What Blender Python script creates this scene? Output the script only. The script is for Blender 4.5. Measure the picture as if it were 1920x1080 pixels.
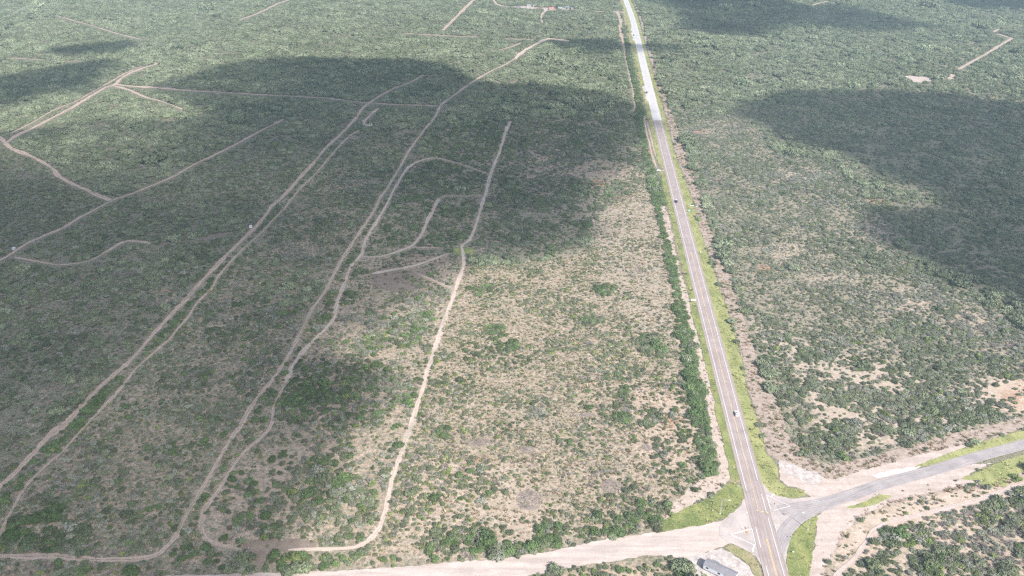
import bpy, bmesh, math, random
import numpy as np
from mathutils import Vector, Matrix
from mathutils.geometry import tessellate_polygon

# ------------------------------------------------------------------ camera / sky / sun / exposure
H = 290.0            # drone height above ground (m)
F = 1600.0           # focal length in photo pixels (1920 wide)
PITCH = math.atan(830.0 / F)
SUN_EL = math.radians(40.0)
SUN_DIR = Vector((6.0, -9.5, 0)).normalized() * math.cos(SUN_EL) + Vector((0, 0, math.sin(SUN_EL)))
SUN_STRENGTH = 4.8
SKY_STRENGTH = 0.088
EXPOSURE = 0.90
HAZE_DENSITY = 0.000125
CLOUD_Z = 700.0
CLOUD_SIGMA = 0.03

scene = bpy.context.scene
for o in list(bpy.data.objects):
    bpy.data.objects.remove(o)
col = scene.collection

cam_data = bpy.data.cameras.new("camera")
cam_data.sensor_width = 36.0
cam_data.lens = F / 1920.0 * 36.0
cam_data.clip_start = 1.0
cam_data.clip_end = 60000.0
cam = bpy.data.objects.new("camera", cam_data)
cam.location = (0, 0, H)
cam.rotation_euler = (math.pi / 2 - PITCH, 0, 0)
col.objects.link(cam)
scene.camera = cam

world = bpy.data.worlds.new("World")
scene.world = world
world.use_nodes = True
wn = world.node_tree
wn.nodes.clear()
wo = wn.nodes.new("ShaderNodeOutputWorld")
bg = wn.nodes.new("ShaderNodeBackground")
sky = wn.nodes.new("ShaderNodeTexSky")
sky.sky_type = 'NISHITA'
sky.sun_disc = False
sky.sun_elevation = SUN_EL
sky.sun_rotation = math.atan2(SUN_DIR.x, SUN_DIR.y)
sky.altitude = 300
sky.dust_density = 1.0
bg.inputs["Strength"].default_value = SKY_STRENGTH
wn.links.new(sky.outputs[0], bg.inputs[0])
wn.links.new(bg.outputs[0], wo.inputs[0])

sd = bpy.data.lights.new("sun", 'SUN')
sd.energy = SUN_STRENGTH
sd.angle = math.radians(0.55)
sd.color = (1.0, 0.965, 0.915)
so = bpy.data.objects.new("sun", sd)
so.rotation_euler = SUN_DIR.to_track_quat('Z', 'Y').to_euler()
col.objects.link(so)

scene.view_settings.view_transform = 'Standard'
scene.view_settings.look = 'None'
scene.view_settings.gamma = 1.0
scene.view_settings.exposure = EXPOSURE
scene.render.engine = 'CYCLES'
cy = scene.cycles
cy.max_bounces = 4
cy.diffuse_bounces = 2
cy.glossy_bounces = 1
cy.transmission_bounces = 1
cy.volume_bounces = 1
cy.transparent_max_bounces = 8
cy.use_denoising = False
cy.caustics_reflective = False
cy.caustics_refractive = False
cy.use_adaptive_sampling = True
cy.adaptive_threshold = 0.02
cy.filter_width = 1.35

# ------------------------------------------------------------------ helpers
CP, SP = math.cos(PITCH), math.sin(PITCH)
rnd = random.Random(7)
NR = np.random.default_rng(11)


def G(u, v, z=0.0):
    """point of the ground seen at a pixel of the photograph (survey of the place)"""
    a, b = u - 960.0, 540.0 - v
    dx, dy, dz = a, F * CP + b * SP, -F * SP + b * CP
    t = (H - z) / (-dz)
    return Vector((dx * t, dy * t, z))


def proj(x, y, z=0.0):
    Z = y * CP + (H - z) * SP
    return x * F / Z + 960.0, 540.0 - F * (y * SP - (H - z) * CP) / Z, Z


def vnoise(x, y, s, seed=0):
    x = np.asarray(x, float) / s; y = np.asarray(y, float) / s
    xi = np.floor(x).astype(np.int64); yi = np.floor(y).astype(np.int64)
    fx = x - xi; fy = y - yi
    fx = fx * fx * (3 - 2 * fx); fy = fy * fy * (3 - 2 * fy)

    def h(a, b):
        n = (a * 374761393 + b * 668265263 + seed * 974634777) & 0xffffffff
        n = ((n ^ (n >> 13)) * 1274126177) & 0xffffffff
        return ((n ^ (n >> 16)) & 0xffff) / 65535.0
    return (h(xi, yi) * (1 - fx) + h(xi + 1, yi) * fx) * (1 - fy) + (h(xi, yi + 1) * (1 - fx) + h(xi + 1, yi + 1) * fx) * fy


def fbm(x, y, s, seed=0, oct=3):
    r = 0; a = 1; t = 0
    for k in range(oct):
        r = r + a * vnoise(x, y, s / 2 ** k, seed + k * 7); t += a; a *= .5
    return r / t


def pip(px, py, poly):
    inside = np.zeros(px.shape, bool)
    n = len(poly)
    for i in range(n):
        x0, y0 = poly[i]; x1, y1 = poly[(i + 1) % n]
        if y0 == y1:
            continue
        c = ((y0 > py) != (y1 > py)) & (px < (x1 - x0) * (py - y0) / (y1 - y0) + x0)
        inside ^= c
    return inside


def tag(o, label=None, cat=None, group=None, kind=None):
    if label: o["label"] = label
    if cat: o["category"] = cat
    if group: o["group"] = group
    if kind: o["kind"] = kind
    return o


def mesh_obj(name, verts, faces, mat, parent=None, smooth=False):
    me = bpy.data.meshes.new(name)
    me.from_pydata([tuple(v) for v in verts], [], faces)
    me.materials.append(mat)
    if smooth:
        for p in me.polygons: p.use_smooth = True
    o = bpy.data.objects.new(name, me)
    col.objects.link(o)
    if parent: o.parent = parent
    return o


def empty(name, loc, rz=0.0):
    o = bpy.data.objects.new(name, None)
    o.location = loc
    o.rotation_euler = (0, 0, rz)
    col.objects.link(o)
    return o


class MB:
    """collects boxes, prisms and tubes of one part"""
    def __init__(s): s.v = []; s.f = []

    def box(s, c, d, rz=0.0, taper=1.0, M=None):
        cx, cy_, cz = c; n = len(s.v)
        for sz in (-1, 1):
            k = taper if sz > 0 else 1.0
            for sx, sy in ((-1, -1), (1, -1), (1, 1), (-1, 1)):
                x, y = sx * d[0] / 2 * k, sy * d[1] / 2 * k
                x, y = x * math.cos(rz) - y * math.sin(rz), x * math.sin(rz) + y * math.cos(rz)
                p = Vector((cx + x, cy_ + y, cz + sz * d[2] / 2))
                if M: p = M @ p
                s.v.append(p)
        for q in ((3, 2, 1, 0), (4, 5, 6, 7), (0, 1, 5, 4), (1, 2, 6, 5), (2, 3, 7, 6), (3, 0, 4, 7)):
            s.f.append([n + i for i in q])

    def tube(s, a, b, r0, r1=None, k=7):
        a, b = Vector(a), Vector(b); r1 = r0 if r1 is None else r1
        q = (b - a).to_track_quat('Z', 'Y'); n = len(s.v)
        for p, r in ((a, r0), (b, r1)):
            for i in range(k):
                t = 2 * math.pi * i / k
                s.v.append(p + q @ Vector((math.cos(t) * r, math.sin(t) * r, 0)))
        for i in range(k):
            j = (i + 1) % k
            s.f.append([n + i, n + j, n + k + j, n + k + i])
        s.f.append([n + k + i for i in range(k)]); s.f.append([n + i for i in reversed(range(k))])

    def profile(s, pts, w, w2=None):
        """side outline (x, z) pushed out to both sides along y; w2 = half width at the top points"""
        n = len(s.v); m = len(pts)
        zs = [p[1] for p in pts]; z0, z1 = min(zs), max(zs)
        for sy in (-1, 1):
            for x, z in pts:
                t = (z - z0) / (z1 - z0 + 1e-9)
                hw = w * (1 - t) + (w2 if w2 is not None else w) * t
                s.v.append(Vector((x, sy * hw, z)))
        s.f.append([n + i for i in range(m)]); s.f.append([n + m + i for i in reversed(range(m))])
        for i in range(m):
            j = (i + 1) % m
            s.f.append([n + j, n + i, n + m + i, n + m + j])

    def build(s, name, mat, parent=None, bevel=0.0):
        o = mesh_obj(name, s.v, s.f, mat, parent)
        bm = bmesh.new(); bm.from_mesh(o.data)
        bmesh.ops.recalc_face_normals(bm, faces=bm.faces)
        if bevel:
            bmesh.ops.bevel(bm, geom=bm.edges[:], offset=bevel, segments=2, affect='EDGES', clamp_overlap=True)
        bm.to_mesh(o.data); bm.free()
        return o


# ------------------------------------------------------------------ materials
def newmat(name):
    m = bpy.data.materials.new(name); m.use_nodes = True
    nt = m.node_tree; nt.nodes.clear()
    out = nt.nodes.new("ShaderNodeOutputMaterial")
    b = nt.nodes.new("ShaderNodeBsdfPrincipled")
    b.inputs["Roughness"].default_value = 0.9
    b.inputs["Specular IOR Level"].default_value = 0.15
    nt.links.new(b.outputs[0], out.inputs[0])
    return m, nt, b


class N:
    def __init__(s, nt): s.nt = nt; s._p = None

    def n(s, t, **kw):
        x = s.nt.nodes.new(t)
        for k, v in kw.items(): setattr(x, k, v)
        return x

    def link(s, a, b): s.nt.links.new(a, b)

    @property
    def pos(s):
        if s._p is None: s._p = s.n("ShaderNodeNewGeometry").outputs["Position"]
        return s._p

    def noise(s, size, detail=3.0, rough=0.55, vec=None, stretch=None):
        v = vec or s.pos
        m = s.n("ShaderNodeMapping")
        k = 1.0 / size
        m.inputs["Scale"].default_value = (k, k, k) if stretch is None else (k * stretch[0], k * stretch[1], k)
        s.link(v, m.inputs["Vector"])
        t = s.n("ShaderNodeTexNoise")
        t.inputs["Scale"].default_value = 1.0
        t.inputs["Detail"].default_value = detail
        t.inputs["Roughness"].default_value = rough
        s.link(m.outputs[0], t.inputs["Vector"])
        return t.outputs["Fac"]

    def ramp(s, fac, stops):
        r = s.n("ShaderNodeValToRGB")
        e = r.color_ramp.elements
        while len(e) < len(stops): e.new(0.5)
        for x, (p, c) in zip(e, stops):
            x.position = p
            x.color = (c, c, c, 1) if isinstance(c, (int, float)) else (*c, 1)
        s.link(fac, r.inputs[0])
        return r.outputs[0]

    def mix(s, fac, a, b, mode='MIX'):
        m = s.n("ShaderNodeMix", data_type='RGBA', blend_type=mode)
        for sock, v in ((m.inputs["Factor"], fac), (m.inputs["A"], a), (m.inputs["B"], b)):
            if isinstance(v, bpy.types.NodeSocket): s.link(v, sock)
            elif isinstance(v, (int, float)): sock.default_value = v if sock.name == "Factor" else (v, v, v, 1)
            else: sock.default_value = (*v, 1)
        return m.outputs["Result"]

    def math(s, op, a, b=0.0, clamp=False):
        m = s.n("ShaderNodeMath", operation=op, use_clamp=clamp)
        for i, v in enumerate((a, b)):
            if isinstance(v, bpy.types.NodeSocket): s.link(v, m.inputs[i])
            else: m.inputs[i].default_value = v
        return m.outputs[0]


def bump(n, b, h, strength, dist):
    bp = n.n("ShaderNodeBump")
    bp.inputs["Strength"].default_value = strength
    bp.inputs["Distance"].default_value = dist
    n.link(h, bp.inputs["Height"]); n.link(bp.outputs[0], b.inputs["Normal"])


SOIL_A = (0.55, 0.43, 0.34)
SOIL_B = (0.41, 0.305, 0.235)
SOIL_RUST = (0.30, 0.15, 0.085)


def soil_color(n, a=SOIL_A, b=SOIL_B, size=7.0):
    c = n.mix(n.ramp(n.noise(size, 5), [(0.35, 0.0), (0.65, 1.0)]), a, b)
    c = n.mix(n.ramp(n.noise(1.1, 5, 0.75), [(0.42, 0.0), (0.60, 0.85)]), c, (b[0] * .62, b[1] * .63, b[2] * .55))
    return c


def mk_ground():
    m, nt, b = newmat("brushland_soil"); n = N(nt)
    at = n.n("ShaderNodeAttribute", attribute_name="cover")
    sep = n.n("ShaderNodeSeparateColor"); n.link(at.outputs["Color"], sep.inputs[0])
    soil = soil_color(n)
    # sparse low herbs and dead grass lying between the shrubs
    herb = n.mix(n.ramp(n.noise(1.3, 5, .75), [(0.40, 0.0), (0.60, 1.0)]), (0.090, 0.097, 0.055), (0.27, 0.242, 0.178))
    herb = n.mix(n.ramp(n.noise(4.5, 4, .7), [(0.50, 0.0), (0.62, .6)]), herb, (0.215, 0.17, 0.125))
    f = n.math('ADD', sep.outputs[0], n.math('MULTIPLY', n.math('SUBTRACT', n.noise(2.4, 6, 0.8), 0.5), 2.6), True)
    f = n.ramp(f, [(0.30, 0.0), (0.62, 1.0)])
    c = n.mix(f, soil, herb)
    rust = n.mix(n.noise(1.2, 4, 0.7), SOIL_RUST, (0.33, 0.225, 0.15))
    fr = n.math('ADD', sep.outputs[1], n.math('MULTIPLY', n.math('SUBTRACT', n.noise(2.2, 4, 0.7), 0.5), 1.6), True)
    c = n.mix(n.ramp(fr, [(0.42, 0.0), (0.6, 1.0)]), c, rust)
    c = n.mix(n.math('MULTIPLY', sep.outputs[2], n.ramp(n.noise(6, 4), [(0.3, 0.3), (0.6, 1.0)])), c, (0.60, 0.49, 0.42))
    n.link(c, b.inputs["Base Color"])
    bump(n, b, n.noise(0.8, 4, 0.7), 0.6, 0.25)
    return m


def mk_simple_soil(name, a, bcol, size=4.0, speck=0.0, streak=False, crown_grass=0.0):
    m, nt, b = newmat(name); n = N(nt)
    c = n.mix(n.ramp(n.noise(size, 5, .6), [(0.35, 0.0), (0.68, 1.0)]), a, bcol)
    c = n.mix(n.ramp(n.noise(0.7, 4, .7), [(0.45, 0.0), (0.7, 0.35)]), c, tuple(x * .62 for x in bcol))
    if streak or crown_grass:
        uv = n.n("ShaderNodeUVMap", uv_map="UVMap")
        t = n.n("ShaderNodeSeparateXYZ"); n.link(uv.outputs[0], t.inputs[0])
        if streak:
            s_ = n.noise(1.0, 4, .6, vec=uv.outputs[0], stretch=(4.0, 0.035))
            c = n.mix(n.ramp(s_, [(0.42, 0.0), (0.62, streak)]), c, tuple(x * .74 for x in bcol))
        if crown_grass:
            d = n.math('ABSOLUTE', n.math('SUBTRACT', t.outputs[0], 0.5))
            near = n.math('SUBTRACT', 1.0, n.math('MULTIPLY', d, 7.0), True)
            edge = n.math('MULTIPLY', n.math('SUBTRACT', d, 0.40), 8.0, True)
            g = n.math('MAXIMUM', near, edge)
            g = n.math('MULTIPLY', g, n.ramp(n.noise(2.5, 4, .7), [(0.4, 0.0), (0.55, 1.0)]))
            c = n.mix(n.math('MULTIPLY', g, crown_grass), c, (0.15, 0.15, 0.085))
            # stretches grown over with low weeds
            c = n.mix(n.ramp(n.math('ADD', n.noise(38, 2), n.math('MULTIPLY', n.math('SUBTRACT', n.noise(1.7, 4, .7), .5), .5)), [(0.56, 0.0), (0.72, .5)]), c, (0.20, 0.19, 0.13))
    if speck:
        c = n.mix(n.math('MULTIPLY', n.ramp(n.noise(0.45, 3, .8), [(0.56, 0.0), (0.62, 1.0)]), speck), c, (0.21, 0.10, 0.065))
    n.link(c, b.inputs["Base Color"])
    bump(n, b, n.noise(0.6, 4, 0.7), 0.5, 0.12)
    return m


def mk_grass(name, a, bb, dry, dryamt, size=7.0):
    m, nt, b = newmat(name); n = N(nt)
    c = n.mix(n.ramp(n.noise(size, 5, .6, stretch=(1.0, .45)), [(0.36, 0.0), (0.62, 1.0)]), a, bb)
    c = n.mix(n.math('MULTIPLY', n.ramp(n.noise(2.4, 5, .7), [(0.48, 0.0), (0.64, 1.0)]), dryamt), c, dry)
    c = n.mix(n.ramp(n.noise(0.8, 4, .7), [(0.45, 0.0), (0.68, 0.5)]), c, tuple(x * .5 for x in a))
    n.link(c, b.inputs["Base Color"])
    bump(n, b, n.noise(0.6, 4, 0.7), 0.9, 0.3)
    return m


def mk_asphalt(name, a, bb, track=0.5):
    m, nt, b = newmat(name); n = N(nt)
    c = n.mix(n.ramp(n.noise(9, 5, .6), [(0.35, 0.0), (0.65, 1.0)]), a, bb)
    uv = n.n("ShaderNodeUVMap", uv_map="UVMap")
    if track:
        w = n.n("ShaderNodeSeparateXYZ"); n.link(uv.outputs[0], w.inputs[0])
        # darker wheel paths, two in each lane
        s_ = n.math('SINE', n.math('MULTIPLY', n.math('ADD', w.outputs[0], -0.5), 2 * math.pi * 6.0))
        s_ = n.math('MULTIPLY', n.math('ADD', s_, 1.0), 0.5)
        s_ = n.math('MULTIPLY', s_, n.noise(1, 4, .6, vec=uv.outputs[0], stretch=(5, .03)))
        c = n.mix(n.math('MULTIPLY', s_, track), c, tuple(x * .55 for x in a))
        s2 = n.noise(1.0, 4, .6, vec=uv.outputs[0], stretch=(26.0, 0.05))
        c = n.mix(n.ramp(s2, [(0.45, 0.0), (0.6, 0.35)]), c, tuple(min(1, x * 1.25) for x in bb))
    n.link(c, b.inputs["Base Color"])
    b.inputs["Roughness"].default_value = 0.8
    bump(n, b, n.noise(0.3, 3, 0.7), 0.3, 0.02)
    return m


def mk_plain(name, c, rough=0.6, metal=0.0, var=0.12, size=0.5, spec=0.4):
    m, nt, b = newmat(name); n = N(nt)
    cc = n.mix(n.ramp(n.noise(size, 4, .6), [(0.35, 0.0), (0.7, 1.0)]), c, tuple(x * (1 - var) for x in c))
    n.link(cc, b.inputs["Base Color"])
    b.inputs["Roughness"].default_value = rough
    b.inputs["Metallic"].default_value = metal
    b.inputs["Specular IOR Level"].default_value = spec
    return m


def mk_leaf(name, dark, light, alt, altamt=0.3):
    m, nt, b = newmat(name); n = N(nt)
    at = n.n("ShaderNodeAttribute", attribute_name="tint")
    c = n.mix(at.outputs["Fac"], dark, light)
    oi = n.n("ShaderNodeObjectInfo")
    c = n.mix(n.math('MULTIPLY', n.ramp(oi.outputs["Random"], [(0.35, 0.0), (1.0, 1.0)]), altamt), c, alt)
    # plants grow paler or greener from one stretch of ground to the next
    c = n.mix(n.ramp(n.noise(55, 3, .6), [(0.40, 0.0), (0.60, 0.42)]), c, alt)
    c = n.mix(n.ramp(n.noise(240, 3, .6), [(0.42, 0.0), (0.58, 0.30)]), c, tuple(x * .55 for x in light))
    hv = n.n("ShaderNodeHueSaturation")
    r2 = n.math('FRACT', n.math('MULTIPLY', oi.outputs["Random"], 17.31))
    n.link(n.math('ADD', n.math('MULTIPLY', r2, 0.6), 0.72), hv.inputs["Value"])
    n.link(c, hv.inputs["Color"])
    n.link(hv.outputs[0], b.inputs["Base Color"])
    b.inputs["Specular IOR Level"].default_value = 0.1
    return m


M = {
    "ground": mk_ground(),
    "sand_track": mk_simple_soil("sandy_track", (0.56, 0.44, 0.37), (0.46, 0.35, 0.285), 5, 0.0, 0.6, 0.8),
    "clear_track": mk_simple_soil("well_used_sandy_track", (0.60, 0.49, 0.42), (0.50, 0.40, 0.335), 4, 0.0, 0.6, 0.22),
    "red_track": mk_simple_soil("reddish_track", (0.56, 0.43, 0.355), (0.47, 0.345, 0.28), 6, 0.0, 0.6, 0.7),
    "dirt_road": mk_simple_soil("graded_dirt_road", (0.57, 0.48, 0.435), (0.48, 0.395, 0.355), 7, 0.0, 0.7),
    "caliche": mk_simple_soil("pale_caliche", (0.55, 0.46, 0.415), (0.44, 0.355, 0.31), 4, 0.25, 0.5),
    "white_caliche": mk_simple_soil("white_caliche", (0.62, 0.58, 0.55), (0.50, 0.45, 0.42), 3, 0.0),
    "pad": mk_simple_soil("grey_white_pad", (0.56, 0.51, 0.485), (0.34, 0.285, 0.26), 2.6, 0.15),
    "mud": mk_simple_soil("grey_mud", (0.27, 0.215, 0.17), (0.20, 0.15, 0.12), 5, 0.0),
    "rust_strip": mk_simple_soil("cleared_red_strip", (0.27, 0.21, 0.17), (0.45, 0.37, 0.315), 2.6, 0.7),
    "stony": mk_simple_soil("stony_pale_soil", (0.53, 0.445, 0.385), (0.40, 0.32, 0.265), 3.0, 0.75),
    "verge": mk_grass("verge_grass", (0.21, 0.235, 0.085), (0.37, 0.365, 0.155), (0.36, 0.30, 0.16), 0.5, 7),
    "verge_dry": mk_grass("dry_verge_grass", (0.235, 0.24, 0.10), (0.33, 0.275, 0.165), (0.40, 0.31, 0.22), 0.7, 6),
    "verge_green": mk_grass("green_verge_grass", (0.14, 0.18, 0.06), (0.29, 0.30, 0.11), (0.33, 0.29, 0.13), 0.45, 6),
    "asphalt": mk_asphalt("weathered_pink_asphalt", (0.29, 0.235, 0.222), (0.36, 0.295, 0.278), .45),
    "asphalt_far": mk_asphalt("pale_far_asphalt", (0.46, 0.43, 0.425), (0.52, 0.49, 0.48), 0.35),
    "asphalt_flare": mk_asphalt("dusty_asphalt", (0.36, 0.31, 0.295), (0.48, 0.41, 0.38), 0),
    "asphalt_side": mk_asphalt("grey_side_asphalt", (0.265, 0.235, 0.238), (0.39, 0.345, 0.335), 0.6),
    "paint_white": mk_plain("white_road_paint", (0.80, 0.80, 0.79), 0.7, var=.15),
    "paint_worn": mk_plain("worn_white_road_paint", (0.60, 0.57, 0.55), 0.8, var=.3, size=.4),
    "paint_yellow": mk_plain("yellow_road_paint", (0.82, 0.56, 0.20), 0.7, var=.15),
    "paint_dash": mk_plain("worn_yellow_dash_paint", (0.70, 0.58, 0.42), 0.7, var=.15),
    "leaf_green": mk_leaf("brush_leaf_green", (0.052, 0.073, 0.038), (0.150, 0.172, 0.092), (0.215, 0.218, 0.150)),
    "leaf_grey": mk_leaf("brush_leaf_grey", (0.150, 0.156, 0.122), (0.325, 0.325, 0.268), (0.22, 0.23, 0.165)),
    "leaf_mesq": mk_leaf("mesquite_leaf", (0.062, 0.086, 0.048), (0.222, 0.252, 0.152), (0.285, 0.30, 0.205)),
    "leaf_bright": mk_leaf("bright_leaf", (0.095, 0.135, 0.042), (0.205, 0.250, 0.085), (0.24, 0.25, 0.12)),
    "leaf_dark": mk_leaf("hedge_leaf_dark", (0.052, 0.088, 0.034), (0.135, 0.19, 0.075), (0.15, 0.19, 0.09)),
    "weed": mk_leaf("dry_weed", (0.25, 0.195, 0.125), (0.43, 0.36, 0.255), (0.22, 0.23, 0.12), .45),
    "weed_red": mk_leaf("red_brown_weed", (0.20, 0.12, 0.085), (0.36, 0.26, 0.185), (0.30, 0.25, 0.17), .4),
    "tuft": mk_leaf("grass_tuft", (0.20, 0.225, 0.085), (0.37, 0.375, 0.17), (0.36, 0.31, 0.15), .35),
    "twig": mk_leaf("bare_twigs", (0.21, 0.17, 0.155), (0.40, 0.345, 0.33), (0.27, 0.225, 0.20), .3),
    "bark": mk_plain("bark", (0.16, 0.125, 0.10), 0.9, spec=.1),
    "wood": mk_plain("weathered_pole_wood", (0.20, 0.165, 0.14), 0.9, spec=.1),
    "steel": mk_plain("galvanised_steel", (0.50, 0.51, 0.53), 0.45, 0.3),
    "dark_metal": mk_plain("dark_metal", (0.05, 0.05, 0.055), 0.5),
    "white_paint": mk_plain("white_painted_metal", (0.80, 0.80, 0.80), 0.4),
    "black_paint": mk_plain("black_car_paint", (0.022, 0.022, 0.03), 0.35),
    "glass": mk_plain("dark_window_glass", (0.02, 0.022, 0.028), 0.15, spec=.6),
    "rubber": mk_plain("tyre_rubber", (0.03, 0.03, 0.03), 0.85),
    "lamp_red": mk_plain("tail_lamp_red", (0.35, 0.02, 0.02), 0.3),
    "lamp_clear": mk_plain("headlamp_clear", (0.7, 0.7, 0.72), 0.2),
    "roof_grey": mk_plain("grey_metal_roof", (0.24, 0.228, 0.25), 0.55, var=.2, size=1.5),
    "roof_red": mk_plain("red_tin_roof", (0.52, 0.20, 0.155), 0.6, var=.15, size=3),
    "wall_pale": mk_plain("weathered_pale_wall", (0.42, 0.42, 0.42), .8, var=.2, size=2),
    "roof_pale": mk_plain("pale_tin_roof", (0.36, 0.36, 0.37), 0.5, var=.2, size=3),
    "roof_violet": mk_plain("slate_roof", (0.23, 0.22, 0.30), 0.6, var=.2, size=3),
    "wall_white": mk_plain("white_siding", (0.60, 0.62, 0.68), 0.6, var=.08, size=2),
    "wall_cream": mk_plain("cream_wall", (0.42, 0.37, 0.32), 0.8, var=.1, size=2),
    "teal": mk_plain("pale_teal_sign", (0.30, 0.55, 0.50), 0.5),
    "sign_red": mk_plain("stop_sign_red", (0.50, 0.02, 0.025), 0.5),
    "sign_blue": mk_plain("pale_blue_sign", (0.30, 0.45, 0.60), 0.5),
    "concrete": mk_plain("concrete", (0.55, 0.53, 0.50), 0.9, var=.15),
    "insulator": mk_plain("white_insulator", (0.80, 0.82, 0.84), 0.3),
}

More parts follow.
